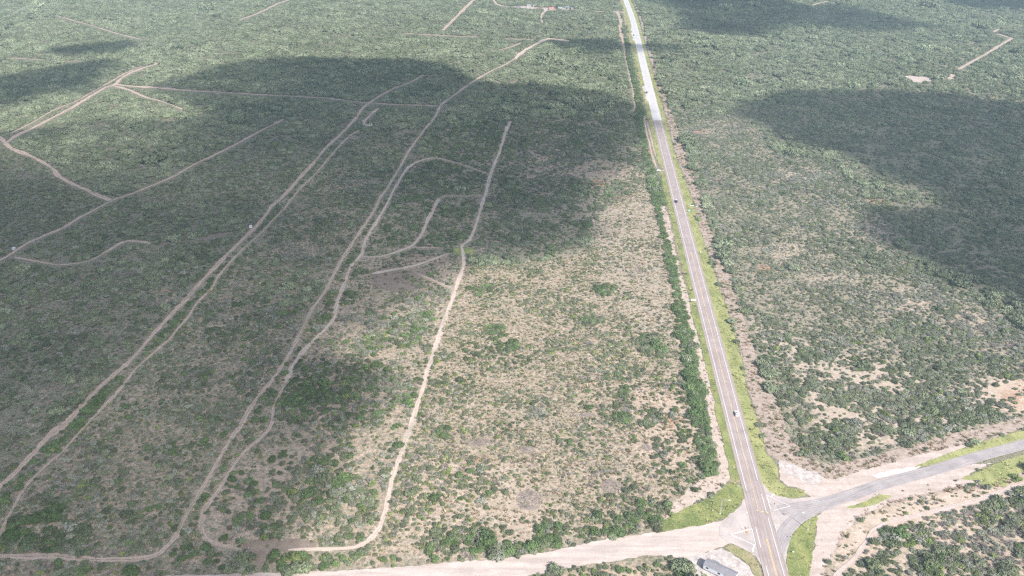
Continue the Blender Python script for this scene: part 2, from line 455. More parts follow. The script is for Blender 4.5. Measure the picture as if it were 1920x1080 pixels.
# ------------------------------------------------------------------ survey: tracks (photo pixels -> ground)
TRACKS = [  # name, width m, material, points
    ("sand_track", 3.9, "red_track", [(-270, 1130), (-60, 962), (0, 911), (27, 887), (60, 853), (90, 820), (127, 790), (160, 753), (192, 721), (247, 673), (290, 623), (337, 573), (367, 540), (397, 507), (433, 470), (467, 437), (474, 431), (497, 404), (513, 383), (530, 369), (554, 342), (574, 320), (594, 298), (612, 276), (634, 256), (652, 238), (668, 220), (681, 202), (697, 190), (712, 180), (740, 165), (767, 155), (795, 140)]),
    ("sand_track", 2.2, "sand_track", [(-60, 1085), (-30, 1030), (0, 997), (20, 960), (50, 910), (93, 867), (117, 847), (143, 817), (177, 780), (200, 757), (233, 720), (253, 693), (293, 657), (317, 637), (330, 620), (353, 593), (370, 567), (397, 540), (410, 517), (433, 490), (460, 463), (487, 439), (513, 411), (532, 392), (541, 380), (563, 353), (586, 331), (608, 307), (619, 293), (637, 273), (652, 258), (666, 248), (677, 243)]),
    ("sand_track", 4.0, "sand_track", [(700, 234), (690, 234.5), (683, 233), (682, 228), (688, 222), (697, 213), (710, 202)]),
    ("sand_track", 3.3, "sand_track", [(-270, 1041), (-60, 1042), (0, 1043), (100, 1043), (133, 1047), (233, 1050), (290, 1042), (310, 1027), (330, 1003), (350, 963), (373, 927), (390, 897), (413, 857), (430, 827), (450, 800), (467, 770), (490, 737), (507, 717), (533, 680), (560, 633), (583, 583), (607, 550), (623, 520), (643, 483), (660, 457), (680, 427), (700, 397), (713, 370), (723, 357), (750, 313), (767, 283), (793, 247), (817, 217), (827, 197), (853, 177), (887, 153), (923, 132), (943, 123), (970, 107)]),
    ("sand_track", 2.8, "sand_track", [(535, 720), (524, 740), (513, 765), (510, 793), (490, 820), (462, 843), (440, 870), (418, 905), (405, 925), (383, 955), (376, 983), (387, 1010), (417, 1022), (450, 1030)]),
    ("sand_track", 3.0, "clear_track", [(535, 718), (553, 680), (583, 643), (610, 617), (627, 593), (633, 563), (643, 537), (660, 497), (676, 480), (680, 468), (687, 447), (707, 413), (727, 380), (740, 353), (763, 317), (783, 303), (813, 295)]),
    ("sand_track", 1.3, "sand_track", [(813, 295), (827, 297), (857, 305), (887, 315), (915, 326)]),
    ("sand_track", 3.4, "clear_track", [(676, 481), (690, 482), (717, 480), (750, 470), (773, 460), (790, 440), (800, 417), (813, 390), (823, 372)]),
    ("sand_track", 1.2, "sand_track", [(823, 370), (840, 366), (873, 366), (908, 366)]),
    ("sand_track", 1.9, "sand_track", [(773, 461), (783, 464), (827, 464)]),
    ("sand_track", 3.6, "clear_track", [(540, 1031), (600, 1030), (653, 1028), (677, 1022), (707, 997), (720, 967), (727, 937), (737, 893), (753, 850), (767, 810), (780, 767), (795, 721), (813, 660), (830, 610), (847, 563), (857, 533), (867, 507), (870, 488), (868, 474), (867, 460), (880, 450), (890, 427), (900, 397), (907, 373), (912, 358), (917, 337), (923, 317), (937, 283), (947, 250), (957, 227)]),
    ("sand_track", 3.0, "clear_track", [(842, 475), (807, 488), (780, 497), (753, 503), (697, 513)]),
    ("sand_track", 1.7, "sand_track", [(777, 511), (807, 523), (840, 537), (853, 541)]),
    ("sand_track", 5.4, "red_track", [(-25, 240), (0, 258), (10, 267), (33, 253), (67, 237), (103, 218), (133, 203), (167, 182), (200, 163), (213, 160), (233, 143), (267, 128), (293, 120), (289, 117)]),
    ("sand_track", 2.6, "red_track", [(20, 250), (60, 230), (100, 207), (147, 187), (200, 157), (230, 140), (267, 123)]),
    ("sand_track", 5.6, "red_track", [(213, 158), (253, 162), (290, 164), (333, 168), (360, 170)]),
    ("sand_track", 3.4, "red_track", [(360, 170), (433, 174), (500, 178), (600, 183), (637, 187), (687, 193), (713, 194), (740, 196), (777, 197), (820, 198)]),
    ("sand_track", 4.4, "sand_track", [(215, 162), (240, 168), (273, 182), (293, 187)]),
    ("sand_track", 2.2, "sand_track", [(293, 187), (320, 196), (345, 206)]),
    ("sand_track", 5.6, "red_track", [(10, 268), (20, 277), (33, 283), (67, 297), (97, 315), (110, 330), (143, 348), (167, 358), (207, 376)]),
    ("sand_track", 4.0, "red_track", [(-30, 500), (7, 484), (30, 470), (53, 455), (83, 442), (117, 427), (150, 408), (180, 392), (213, 375), (247, 363), (280, 350), (320, 333), (367, 307), (397, 293), (447, 268), (493, 243), (533, 223)]),
    ("sand_track", 4.0, "red_track", [(27, 482), (67, 490), (107, 497)]),
    ("sand_track", 3.2, "sand_track", [(107, 497), (147, 494), (173, 487), (200, 472), (233, 453), (263, 453), (283, 457)]),
    ("sand_track", 5.5, "sand_track", [(450, 37), (470, 30), (483, 25), (500, 17), (520, 7), (540, 0), (565, -10)]),
    ("sand_track", 3.4, "sand_track", [(110, 30), (140, 39), (173, 48), (217, 62), (240, 68), (263, 73)]),
    ("sand_track", 6.5, "red_track", [(830, 57), (847, 40), (867, 20), (887, 0), (905, -16)]),
    ("sand_track", 4.0, "sand_track", [(757, 62), (800, 65), (860, 68), (913, 70), (960, 73), (1003, 75)]),
    ("sand_track", 6.5, "clear_track", [(966, 111), (972, 104), (990, 91), (1020, 75), (1032, 72.5), (1070, 77)]),
    ("sand_track", 2.6, "sand_track", [(932, 95), (960, 87), (977, 80)]),
    ("sand_track", 5.0, "sand_track", [(922, -4), (927, 2), (932, 7), (943, 11), (967, 13), (980, 12.5), (1010, 14.5), (1040, 17), (1083, 19), (1117, 21), (1133, 22), (1160, 22.5), (1178, 25)]),
    ("sand_track", 4.5, "sand_track", [(1023, 20), (1018, 25), (1015, 32), (1017, 42)]),
    ("sand_track", 5.5, "red_track", [(1158, 23), (1162, 33), (1164, 43), (1163, 54), (1166, 66), (1169, 82), (1171, 95)]),
    ("sand_track", 1.8, "sand_track", [(1171, 95), (1174, 113), (1181, 144), (1186, 167), (1189, 190), (1190, 203), (1182, 209)]),
    ("sand_track", 2.8, "red_track", [(1208, 218), (1211, 242), (1217, 267), (1223, 292), (1231, 315)]),
    ("sand_track", 1.6, "sand_track", [(1213, 228), (1219, 252), (1227, 285), (1232, 300)]),
    ("sand_track", 5.5, "sand_track", [(1770, 148), (1780, 147), (1787, 142), (1783, 139)]),
    ("sand_track", 4.2, "sand_track", [(1797, 130), (1820, 117), (1847, 102), (1880, 82), (1897, 72), (1888, 69), (1870, 63)]),
    ("sand_track", 3.4, "sand_track", [(1863, 60), (1870, 56), (1877, 52)]),
    ("sand_track", 3.5, "sand_track", [(1523, 10), (1538, 5), (1553, 2)]),
    ("sand_track", 2.2, "sand_track", [(10, 109), (60, 111), (120, 114), (180, 115)]),
    ("sand_track", 2.2, "sand_track", [(525, 47), (560, 49), (607, 52)]),
    ("sand_track", 3.6, "caliche", [(1560, 1095), (1574, 1072), (1600, 1050), (1625, 1015), (1640, 994), (1670, 979), (1721, 966), (1773, 953), (1825, 940), (1877, 922), (1918, 906), (1975, 886), (2200, 800)]),
    ("drive_apron", 4.4, "sand_track", [(1262, 325), (1254, 321), (1246, 319.5), (1236, 320)]),
]


def smooth(pts, step=3.0):
    P = [G(*p) for p in pts]
    out = []
    for i in range(len(P) - 1):
        p0 = P[max(i - 1, 0)]; p1 = P[i]; p2 = P[i + 1]; p3 = P[min(i + 2, len(P) - 1)]
        k = max(2, int((p2 - p1).length / step))
        for j in range(k):
            t = j / k
            q = 0.5 * ((2 * p1) + (p2 - p0) * t + (2 * p0 - 5 * p1 + 4 * p2 - p3) * t * t + (3 * p1 - p0 - 3 * p2 + p3) * t ** 3)
            # stay near the chord
            c = p1.lerp(p2, t)
            out.append(q if (q - c).length < 4 else c)
    out.append(P[-1])
    return out


def ribbon(name, line, width, mat, z, jitter=0.0, cols=(0, .25, .5, .75, 1), seed=0, taper_ends=False, parent=None):
    """strip of ground along a line of world points, with uneven edges"""
    verts = []; faces = []; uvs = []
    m = len(line); s = 0.0; k = len(cols)
    rr = random.Random(seed)
    jl = jr = 0.0
    for i, p in enumerate(line):
        a = line[max(i - 1, 0)]; b = line[min(i + 1, m - 1)]
        d = (b - a); d.z = 0; d.normalize()
        nrm = Vector((d.y, -d.x, 0))
        if i: s += (p - line[i - 1]).length
        wm = 1.0 if not taper_ends else float(.62 + .85 * vnoise(p.x, p.y, 26, seed) ** 1.3) * float(.70 + .6 * vnoise(p.x, p.y, 5, seed + 3))
        jl = jl * .55 + rr.uniform(-1, 1) * jitter * .6; jr = jr * .55 + rr.uniform(-1, 1) * jitter * .6
        wl = width / 2 * (1 + jl) * wm; wr = width / 2 * (1 + jr) * wm
        if taper_ends:
            e = min(i, m - 1 - i)
            if e < 2: wl *= .35 + .3 * e; wr *= .35 + .3 * e
        for c in cols:
            off = -wl + (wl + wr) * c
            verts.append(Vector((p.x + nrm.x * off, p.y + nrm.y * off, z)))
            uvs.append((c, s))
    for i in range(m - 1):
        for j in range(k - 1):
            a = i * k + j
            faces.append((a, a + 1, a + 1 + k, a + k))
    o = mesh_obj(name, verts, faces, mat, parent)
    ul = o.data.uv_layers.new(name="UVMap")
    idx = np.zeros(len(o.data.loops), np.int32); o.data.loops.foreach_get("vertex_index", idx)
    ul.data.foreach_set("uv", np.array(uvs, np.float32)[idx].ravel())
    # all faces look up
    if o.data.polygons[0].normal.z < 0: o.data.flip_normals()
    return o


def outline(pts, step, amp, seed):
    step = min(step, 1.3) if len(pts) < 40 else step
    P = [G(*p) for p in pts]; out = []
    for i in range(len(P)):
        a, b = P[i], P[(i + 1) % len(P)]
        L = (b - a).length; k = max(1, int(L / step))
        d = (b - a).normalized() if L > 0 else Vector((1, 0, 0)); nrm = Vector((d.y, -d.x, 0))
        for j in range(k):
            q = a.lerp(b, j / k)
            w = (fbm(q.x, q.y, 9, seed) - .5) * 2 * amp + (vnoise(q.x * 1.0, q.y, 1.9, seed + 5) - .5) * amp * 1.6
            out.append(q + nrm * float(w))
    return out


def patch(name, pts, mat, z, step=2.5, amp=0.8, seed=0):
    P = outline(pts, step, amp, seed)
    for p in P: p.z = z
    tri = tessellate_polygon([P])
    o = mesh_obj(name, P, [tuple(t) for t in tri], mat)
    bm = bmesh.new(); bm.from_mesh(o.data)
    for f in bm.faces:
        if f.normal.z < 0: f.normal_flip()
    uv = bm.loops.layers.uv.new("UVMap")
    for f in bm.faces:
        for l in f.loops: l[uv].uv = (l.vert.co.y * .08, l.vert.co.x)
    bm.to_mesh(o.data); bm.free()
    tag(o, kind="structure")
    return o


# ------------------------------------------------------------------ highway centre line and its land strips
HWY = [(1160, -30), (1173.5, 2), (1183, 22.5), (1188.8, 44), (1195.5, 73), (1201.3, 100), (1211.8, 144), (1223.5, 190), (1235.9, 240), (1247.4, 284), (1277.2, 402), (1318.2, 562), (1359.9, 722), (1396.9, 862), (1451.3, 1065), (1466.5, 1120)]
hwy = [G(*p) for p in HWY]
# light smoothing of the surveyed points, keeping the ends
for _ in range(2):
    hwy = [hwy[0]] + [hwy[i] * .6 + (hwy[i - 1].lerp(hwy[i + 1], (hwy[i] - hwy[i - 1]).length / ((hwy[i] - hwy[i - 1]).length + (hwy[i + 1] - hwy[i]).length))) * .4 for i in range(1, len(hwy) - 1)] + [hwy[-1]]


def dense(line, step=4.0):
    out = []
    for i in range(len(line) - 1):
        p0 = line[max(i - 1, 0)]; p1 = line[i]; p2 = line[i + 1]; p3 = line[min(i + 2, len(line) - 1)]
        k = max(1, int((p2 - p1).length / step))
        for j in range(k):
            t = j / k
            q = 0.5 * ((2 * p1) + (p2 - p0) * t + (2 * p0 - 5 * p1 + 4 * p2 - p3) * t * t + (3 * p1 - p0 - 3 * p2 + p3) * t ** 3)
            c = p1.lerp(p2, t)
            out.append(c.lerp(q, .5))
    out.append(line[-1])
    return out


hwyD = dense(hwy)      # runs from far to near


def at_row(v):
    """centre-line point nearest to a photo row"""
    best = min(range(len(hwyD)), key=lambda i: abs(proj(hwyD[i].x, hwyD[i].y)[1] - v))
    return best


def offset_line(i0, i1, off):
    out = []
    for i in range(i0, i1 + 1):
        d = hwyD[min(i + 1, len(hwyD) - 1)] - hwyD[max(i - 1, 0)]; d.normalize()
        out.append(hwyD[i] + Vector((-d.y, d.x, 0)) * off)   # heading to the camera: +off = east (photo right)
    return out


# polygons (photo pixels)
VERGE_E = [(1180, -25), (1186, 5), (1194, 25), (1200, 45), (1206, 72), (1214, 100), (1226, 144), (1240, 190), (1252, 240), (1264, 284), (1281, 330), (1300, 380), (1310, 425), (1328, 480), (1343, 520), (1363, 580), (1378, 630), (1392, 680), (1403, 740), (1418, 780), (1437, 850), (1448, 862), (1458, 880), (1461, 902), (1477, 914), (1509, 920), (1515, 927), (1500, 933), (1480, 934), (1457, 930), (1440, 921), (1427, 904), (1421, 887), (1412, 850), (1396, 840), (1360, 722), (1318, 562), (1277, 402), (1247, 284), (1236, 240), (1223, 190), (1212, 144), (1201, 100), (1189, 44), (1174, 2), (1165, -25)]
RUST_E = [(1184, -25), (1191, 0), (1200, 25), (1208, 45), (1214, 72), (1223, 100), (1234, 144), (1247, 178), (1257, 205), (1270, 240), (1279, 262), (1286, 284), (1302, 330), (1318, 380), (1330, 425), (1350, 480), (1372, 520), (1388, 580), (1404, 625), (1424, 690), (1440, 722), (1460, 752), (1466, 782), (1474, 812), (1490, 832), (1510, 858), (1560, 872), (1610, 862), (1700, 838), (1790, 812), (1850, 800), (1960, 768), (1960, 795), (1830, 830), (1773, 842), (1721, 854), (1670, 869), (1618, 882), (1571, 898), (1548, 900), (1532, 889), (1500, 877), (1461, 866), (1440, 850), (1420, 782), (1404, 740), (1394, 680), (1380, 630), (1365, 580), (1345, 520), (1330, 480), (1312, 425), (1302, 380), (1283, 330), (1266, 284), (1254, 240), (1242, 190), (1228, 144), (1216, 100), (1208, 72), (1202, 45), (1196, 25), (1188, 5), (1180, -25)]
VERGE_W = [(1158, -25), (1163, 5), (1168, 25), (1172, 50), (1178, 80), (1186, 110), (1194, 144), (1204, 180), (1213, 214), (1219, 245), (1226, 280), (1234, 305), (1240, 316), (1238, 324), (1243, 350), (1251, 380), (1261, 425), (1270, 470), (1278, 505), (1290, 545), (1303, 600), (1318, 655), (1333, 705), (1344, 750), (1354, 800), (1364, 850), (1372, 890), (1366, 905), (1386, 905), (1392, 912), (1393, 930), (1400, 905), (1385, 850), (1345, 695), (1302, 530), (1262, 375), (1222, 215), (1200, 125), (1184, 60), (1170, 10), (1160, -25)]
STONY_W = [(1247, 385), (1258, 425), (1266, 470), (1275, 505), (1288, 545), (1300, 600), (1315, 655), (1330, 705), (1341, 750), (1351, 800), (1361, 850), (1370, 890), (1362, 908), (1345, 922), (1318, 935), (1290, 950), (1262, 965), (1245, 975), (1262, 945), (1290, 918), (1310, 902), (1325, 896), (1344, 888), (1347, 870), (1330, 800), (1318, 735), (1302, 665), (1290, 600), (1272, 530), (1258, 470), (1246, 425), (1236, 385)]
VERGE_SW = [(1392, 912), (1396, 932), (1388, 947), (1374, 963), (1357, 973), (1323, 983), (1280, 991), (1235, 998), (1232, 988), (1248, 975), (1265, 965), (1290, 950), (1325, 938), (1352, 918), (1372, 905)]
VERGE_SE = [(1477, 1100), (1473, 1056), (1474, 1037), (1481, 1010), (1491, 994), (1508, 978), (1530, 966), (1534, 972), (1530, 990), (1528, 1010), (1524, 1040), (1515, 1100)]
ISLAND = [(1586, 953), (1618, 941), (1651, 928), (1671, 930), (1649, 943), (1618, 951)]
GRASS_NE = [(1716, 875), (1760, 857), (1825, 834), (1918, 807), (2230, 702), (2240, 722), (1990, 812), (1918, 832), (1864, 847), (1799, 862), (1760, 871)]
GRASS_SE = [(1802, 898), (1838, 882), (1877, 866), (1920, 852), (2240, 742), (2240, 772), (1990, 868), (1920, 884), (1890, 896), (1887, 911), (1838, 912), (1833, 902)]
GRASS_S = [(1359, 1027), (1369, 1020), (1386, 1026), (1404, 1034), (1417, 1047), (1428, 1068), (1434, 1100), (1419, 1100), (1413, 1076), (1405, 1060), (1386, 1046), (1369, 1036)]
DITCH_SE = [(1545, 1095), (1552, 1060), (1568, 1035), (1586, 1000), (1603, 977), (1642, 958), (1702, 938), (1762, 925), (1800, 920), (1860, 912), (1918, 896), (1975, 880), (1975, 872), (1918, 888), (1887, 912), (1838, 914), (1798, 908), (1700, 928), (1640, 948), (1598, 968), (1578, 1000), (1560, 1035), (1546, 1060), (1535, 1095)]
CAL_N = [(1461, 864), (1480, 868), (1500, 876), (1532, 888), (1548, 899), (1571, 897), (1618, 881), (1670, 868), (1721, 853), (1773, 841), (1830, 829), (1800, 843), (1760, 858), (1716, 876), (1700, 892), (1650, 912), (1590, 932), (1530, 940), (1510, 925), (1508, 919), (1477, 912), (1462, 900)]
CAL_S = [(1500, 985), (1530, 966), (1532, 985), (1528, 1010), (1524, 1045), (1514, 1100), (1545, 1100), (1548, 1060), (1565, 1035), (1583, 1000), (1600, 975), (1640, 955), (1700, 935), (1760, 920), (1805, 911), (1835, 903), (1804, 898), (1836, 880), (1860, 868), (1800, 872), (1747, 888), (1695, 902), (1640, 915), (1580, 936)]
WHITE_N = [(1636, 892), (1675, 880), (1727, 874), (1712, 883), (1680, 889), (1644, 897)]
GREY_N = [(1463, 866), (1480, 870), (1500, 877), (1530, 889), (1546, 900), (1540, 906), (1515, 905), (1490, 898), (1474, 888), (1464, 878)]
DIRT_W = [(-330, 1088), (-80, 1084), (300, 1080), (500, 1075), (640, 1070), (773, 1061), (860, 1054), (940, 1048), (1040, 1032), (1140, 1010), (1200, 1002), (1280, 991), (1323, 983), (1357, 973), (1374, 963), (1388, 947), (1396, 932), (1420, 960), (1432, 1000), (1432, 1060), (1417, 1044), (1404, 1033), (1386, 1025), (1369, 1019), (1355, 1026), (1320, 1036), (1280, 1048), (1240, 1043), (1213, 1042), (1140, 1053), (1073, 1064), (990, 1079), (930, 1110), (600, 1124), (-80, 1128), (-330, 1130)]
PAD_W = [(1275, 1047), (1320, 1036), (1352, 1027), (1369, 1037), (1386, 1047), (1405, 1062), (1418, 1085), (1424, 1110), (1330, 1120), (1312, 1090), (1300, 1072), (1288, 1058)]
FLARE_W = [(1378, 860), (1386, 887), (1393, 916), (1395, 932), (1388, 946), (1374, 961), (1362, 969), (1350, 985), (1352, 1004), (1362, 1018), (1386, 1026), (1407, 1034), (1418, 1045), (1428, 1062), (1440, 1100), (1460, 1100), (1440, 1040), (1420, 960), (1396, 870)]
FLARE_E = [(1412, 860), (1421, 887), (1427, 904), (1440, 920), (1457, 930), (1480, 935), (1511, 933), (1555, 930), (1600, 934), (1565, 953), (1532, 965), (1508, 978), (1491, 994), (1481, 1010), (1474, 1037), (1474, 1056), (1482, 1100), (1462, 1100), (1440, 1020), (1420, 940), (1400, 865)]
MUD = [(690, 505), (720, 498), (760, 506), (800, 500), (842, 480), (845, 488), (810, 505), (790, 520), (775, 545), (735, 548), (700, 535)]
MUD2 = [(455, 1018), (500, 1012), (560, 1010), (600, 1018), (560, 1034), (505, 1040), (500, 1062), (470, 1068), (486, 1040), (450, 1030)]
GLADE = [(845, 468), (868, 462), (886, 466), (892, 474), (872, 481), (850, 478)]
WIDE_U = [(300, 455), (350, 450), (383, 445), (415, 434), (430, 437), (405, 448), (350, 457), (302, 460)]
PADR = [(1693, 143), (1705, 141.5), (1725, 143), (1757, 149), (1750, 154), (1735, 156), (1713, 154.5), (1699, 148)]
PADR2 = [(1563, 16), (1577, 14.5), (1591, 16.5), (1589, 19), (1575, 20.5), (1565, 19)]
YARD = [(1016, 14), (1027, 14), (1029, 18), (1030, 23), (1021, 23)]
YARD2 = [(962, 12), (982, 11), (1008, 14), (1006, 17), (975, 16)]
SWALE = [(1206, 218), (1214, 222), (1232, 300), (1230, 315), (1220, 290)]

KEEP_OPEN = [[(1425, 835), (1470, 835), (1480, 870), (1520, 900), (1515, 930), (1420, 930)], [(1340, 1000), (1440, 1000), (1440, 1100), (1300, 1100), (1300, 1050)], [(1500, 940), (1560, 935), (1600, 950), (1560, 985), (1545, 1090), (1470, 1090), (1480, 1000)]]
SOLID = KEEP_OPEN + [VERGE_E, RUST_E, VERGE_W, STONY_W, VERGE_SW, VERGE_SE, ISLAND, GRASS_NE, GRASS_SE, GRASS_S, CAL_N, CAL_S, DIRT_W, PAD_W, FLARE_W, FLARE_E, PADR, PADR2, YARD, YARD2, WIDE_U, GLADE]

# ------------------------------------------------------------------ what grows where (photo pixels)
# poly, density per m2, species mix, clumping, size, herb cover of the soil, rust, pale
# species: 0 green shrub 1 grey shrub 2 mesquite 3 bright shrub 4 dry weed 5 dark hedge shrub 6 bare twiggy shrub
FIELD = [(868, 485), (900, 500), (1000, 492), (1080, 478), (1130, 440), (1140, 380), (1180, 340), (1225, 322), (1236, 400), (1250, 470), (1276, 590), (1296, 700), (1306, 800), (1322, 880), (1310, 900), (1240, 960), (1170, 975), (1050, 992), (900, 1012), (760, 1042), (700, 1050), (655, 1024), (710, 995), (730, 937), (795, 722), (857, 533)]
REG = [
    (None, .125, (.30, .14, .43, .06, 0, 0, .07), .75, 1.05, .80, .02, 0),
    # open sunny brush right of the highway
    ([(1225, 215), (1400, 215), (1460, 290), (1560, 300), (1640, 390), (1700, 480), (1960, 640), (1960, 800), (1560, 870), (1490, 835), (1400, 600), (1330, 380), (1290, 250)], .29, (.48, .37, .02, .04, .04, 0, .05), .32, .82, .60, .04, .1),
    ([(1375, 520), (1440, 540), (1470, 640), (1560, 800), (1600, 860), (1520, 855), (1462, 760), (1420, 660)], .22, (.56, .24, .08, .07, 0, .03, .02), .35, 1.0, .6, 0, .1),
    ([(1480, 690), (1590, 660), (1700, 690), (1760, 720), (1900, 700), (1900, 770), (1700, 830), (1560, 850)], .23, (.58, .26, .04, .06, .02, 0, .04), .72, .95, .42, 0, .4),
    ([(1850, 730), (1900, 715), (1970, 705), (1970, 765), (1900, 780)], .08, (.3, .1, 0, .1, .4, 0, .1), .8, .8, .1, .5, .3),
    ([(1400, 585), (1520, 650), (1600, 720), (1560, 760), (1500, 690), (1430, 650)], .21, (.46, .34, .05, .05, .05, 0, .05), .7, .92, .45, 0, .4),
    # shadowed wood on the right
    ([(1380, 212), (1640, 165), (1960, 185), (1960, 560), (1720, 490), (1640, 400), (1560, 290), (1450, 260)], .12, (.34, .16, .38, .04, 0, 0, .08), .5, 1.0, .75, .02, 0),
    # left dense brush
    ([(-300, 500), (150, 500), (300, 462), (470, 440), (190, 726), (0, 915), (-80, 990), (-300, 1140)], .20, (.46, .26, .14, .02, 0, 0, .12), .45, 1.0, .85, 0, .05),
    ([(-80, 260), (10, 272), (207, 376), (10, 480), (-80, 520)], .17, (.62, .12, .18, .02, 0, 0, .06), .3, .9, .85, 0, 0),
    ([(215, 380), (400, 295), (640, 250), (470, 440), (290, 452), (240, 450), (180, 485), (30, 475)], .16, (.50, .18, .22, .03, 0, 0, .07), .4, 1.0, .75, 0, 0),
    ([(300, 440), (340, 400), (440, 380), (470, 405), (450, 432), (400, 440)], .08, (.08, .12, .74, .06, 0, 0, 0), .3, 1.15, .8, 0, 0),
    # strip between the two left tracks
    ([(-40, 1010), (0, 915), (192, 724), (433, 473), (560, 345), (600, 312), (560, 362), (460, 465), (330, 620), (230, 718), (60, 905), (0, 990)], .13, (.55, .2, .1, .04, 0, .08, .03), .5, .95, .5, 0, .1),
    # between the left tracks and the middle tracks
    ([(560, 362), (600, 315), (660, 250), (790, 240), (640, 490), (583, 583), (500, 640), (370, 570), (460, 465)], .17, (.50, .24, .14, .03, .02, 0, .07), .6, .95, .65, .03, .1),
    ([(370, 570), (583, 583), (500, 722), (430, 827), (373, 927), (330, 1003), (290, 1042), (-300, 1040), (-300, 1150), (-60, 970), (60, 905), (230, 718)], .28, (.36, .39, .0, .03, .10, .02, .10), .5, .84, .50, .02, 0),
    ([(-40, 1042), (-40, 1000), (60, 960), (120, 900), (110, 960), (120, 1040)], .15, (.45, .2, .05, .03, 0, .2, .07), .6, 1.1, .4, 0, .1),
    # strip between the middle tracks
    ([(450, 800), (533, 680), (640, 490), (720, 365), (727, 380), (676, 480), (627, 600), (535, 718), (510, 793), (405, 925), (373, 985), (387, 1012), (450, 1032), (310, 1045), (330, 1003), (390, 897)], .15, (.45, .18, .05, .08, .03, .16, .05), .6, 1.0, .5, 0, .1),
    # middle, left of the loop track
    ([(640, 547), (676, 482), (842, 475), (868, 480), (853, 541), (795, 722), (727, 937), (705, 997), (655, 1026), (450, 1030), (387, 1012), (376, 983), (405, 925), (513, 800), (535, 720), (627, 600)], .23, (.42, .32, .0, .05, .09, .03, .10), .65, .84, .46, .03, .05),
    ([(540, 720), (600, 700), (650, 720), (640, 770), (560, 790), (520, 770)], .17, (.5, .2, 0, .05, 0, .2, .05), .5, 1.05, .4, 0, 0),
    ([(387, 1012), (420, 900), (560, 830), (650, 840), (640, 930), (560, 990), (480, 1020)], .14, (.50, .22, .02, .06, .05, .06, .09), .7, 1.0, .4, 0, .1),
    # the small enclosures
    ([(680, 470), (727, 380), (780, 300), (830, 240), (960, 225), (912, 360), (880, 450), (860, 462), (720, 482)], .18, (.58, .12, .14, .03, .02, .06, .05), .5, 1.0, .55, 0, .05),
    ([(957, 227), (1208, 215), (1232, 320), (1150, 370), (1140, 440), (1090, 475), (1000, 490), (870, 480), (912, 360)], .17, (.52, .17, .12, .04, .06, .03, .06), .6, .95, .6, .08, .05),
    ([(960, 290), (1060, 275), (1140, 300), (1225, 322), (1180, 345), (1060, 330), (960, 340)], .13, (.35, .3, .05, .03, .15, 0, .12), .7, .9, .4, .25, 0),
    # the open field
    (FIELD, .29, (.38, .15, .0, .14, .25, .005, .085), .6, .66, .44, .24, .06),
    ([(1100, 420), (1225, 330), (1240, 420), (1270, 590), (1290, 720), (1200, 640), (1130, 520)], .19, (.32, .2, 0, .08, .3, 0, .10), .6, .58, .50, .12, .25),
    ([(1180, 720), (1290, 740), (1312, 860), (1250, 900), (1190, 850)], .17, (.5, .1, 0, .1, .22, .03, .05), .7, .75, .3, .3, .2),
    ([(800, 860), (980, 870), (1050, 1000), (900, 1012), (760, 1042), (740, 960)], .19, (.42, .12, 0, .18, .2, .02, .06), .7, .78, .38, .03, .25),
    # brush along the dirt road
    ([(500, 1030), (650, 1034), (700, 1052), (760, 1040), (830, 1018), (900, 1005), (1050, 985), (1180, 958), (1230, 950), (1290, 915), (1325, 905), (1240, 972), (1232, 995), (1140, 1008), (1040, 1029), (900, 1049), (700, 1066), (500, 1068)], .19, (.42, .08, .02, .17, .05, .20, .06), .55, .98, .42, .05, .15),
    ([(-300, 1054), (290, 1054), (330, 1030), (450, 1034), (470, 1070), (300, 1077), (-300, 1082)], .17, (.42, .22, .05, .06, 0, .17, .08), .5, 1.05, .45, 0, .05),
    # hedge beside the highway
    ([(1237, 330), (1250, 400), (1252, 440), (1268, 500), (1284, 570), (1298, 640), (1312, 700), (1324, 760), (1330, 820), (1344, 868), (1340, 890), (1320, 896), (1304, 850), (1300, 790), (1290, 720), (1276, 640), (1262, 560), (1250, 490), (1238, 430), (1230, 380)], .34, (.20, .08, .05, .10, 0, .56, .01), .2, .92, .35, 0, 0),
    ([(1160, 60), (1176, 75), (1190, 140), (1203, 200), (1210, 215), (1204, 215), (1192, 190), (1182, 150), (1172, 110)], .34, (.1, .05, .2, .02, 0, .63, 0), .2, 1.0, .4, 0, 0),
    # below the dirt road
    ([(985, 1085), (1075, 1067), (1150, 1058), (1215, 1048), (1250, 1058), (1285, 1082), (1285, 1120), (985, 1120)], .16, (.45, .08, .02, .16, .03, .24, .02), .5, 1.05, .3, 0, .1),
    # south-east block
    ([(1575, 1110), (1628, 1022), (1655, 994), (1721, 974), (1830, 945), (1918, 912), (1990, 895), (1990, 1110)], .20, (.55, .22, .03, .11, .02, .02, .05), .6, 1.05, .4, 0, .25),
    ([(1720, 965), (1800, 955), (1860, 1000), (1900, 1050), (1860, 1065), (1780, 1030), (1740, 1000)], .15, (.22, .42, 0, .05, .15, 0, .16), .7, .8, .35, 0, .4),
    ([(1540, 1100), (1560, 1040), (1590, 985), (1640, 955), (1700, 935), (1790, 915), (1920, 885), (1985, 868), (1985, 885), (1918, 908), (1825, 942), (1721, 968), (1670, 981), (1640, 996), (1625, 1017), (1600, 1052), (1570, 1100)], .08, (.45, .15, 0, .1, .25, 0, .05), .8, .7, .1, 0, .5),
]

def E(u, v, ru, rv, n=12):
    return [(u + ru * math.cos(2 * math.pi * k / n) * (1 + .18 * math.sin(k * 2.3)), v + rv * math.sin(2 * math.pi * k / n) * (1 + .18 * math.cos(k * 1.7))) for k in range(n)]


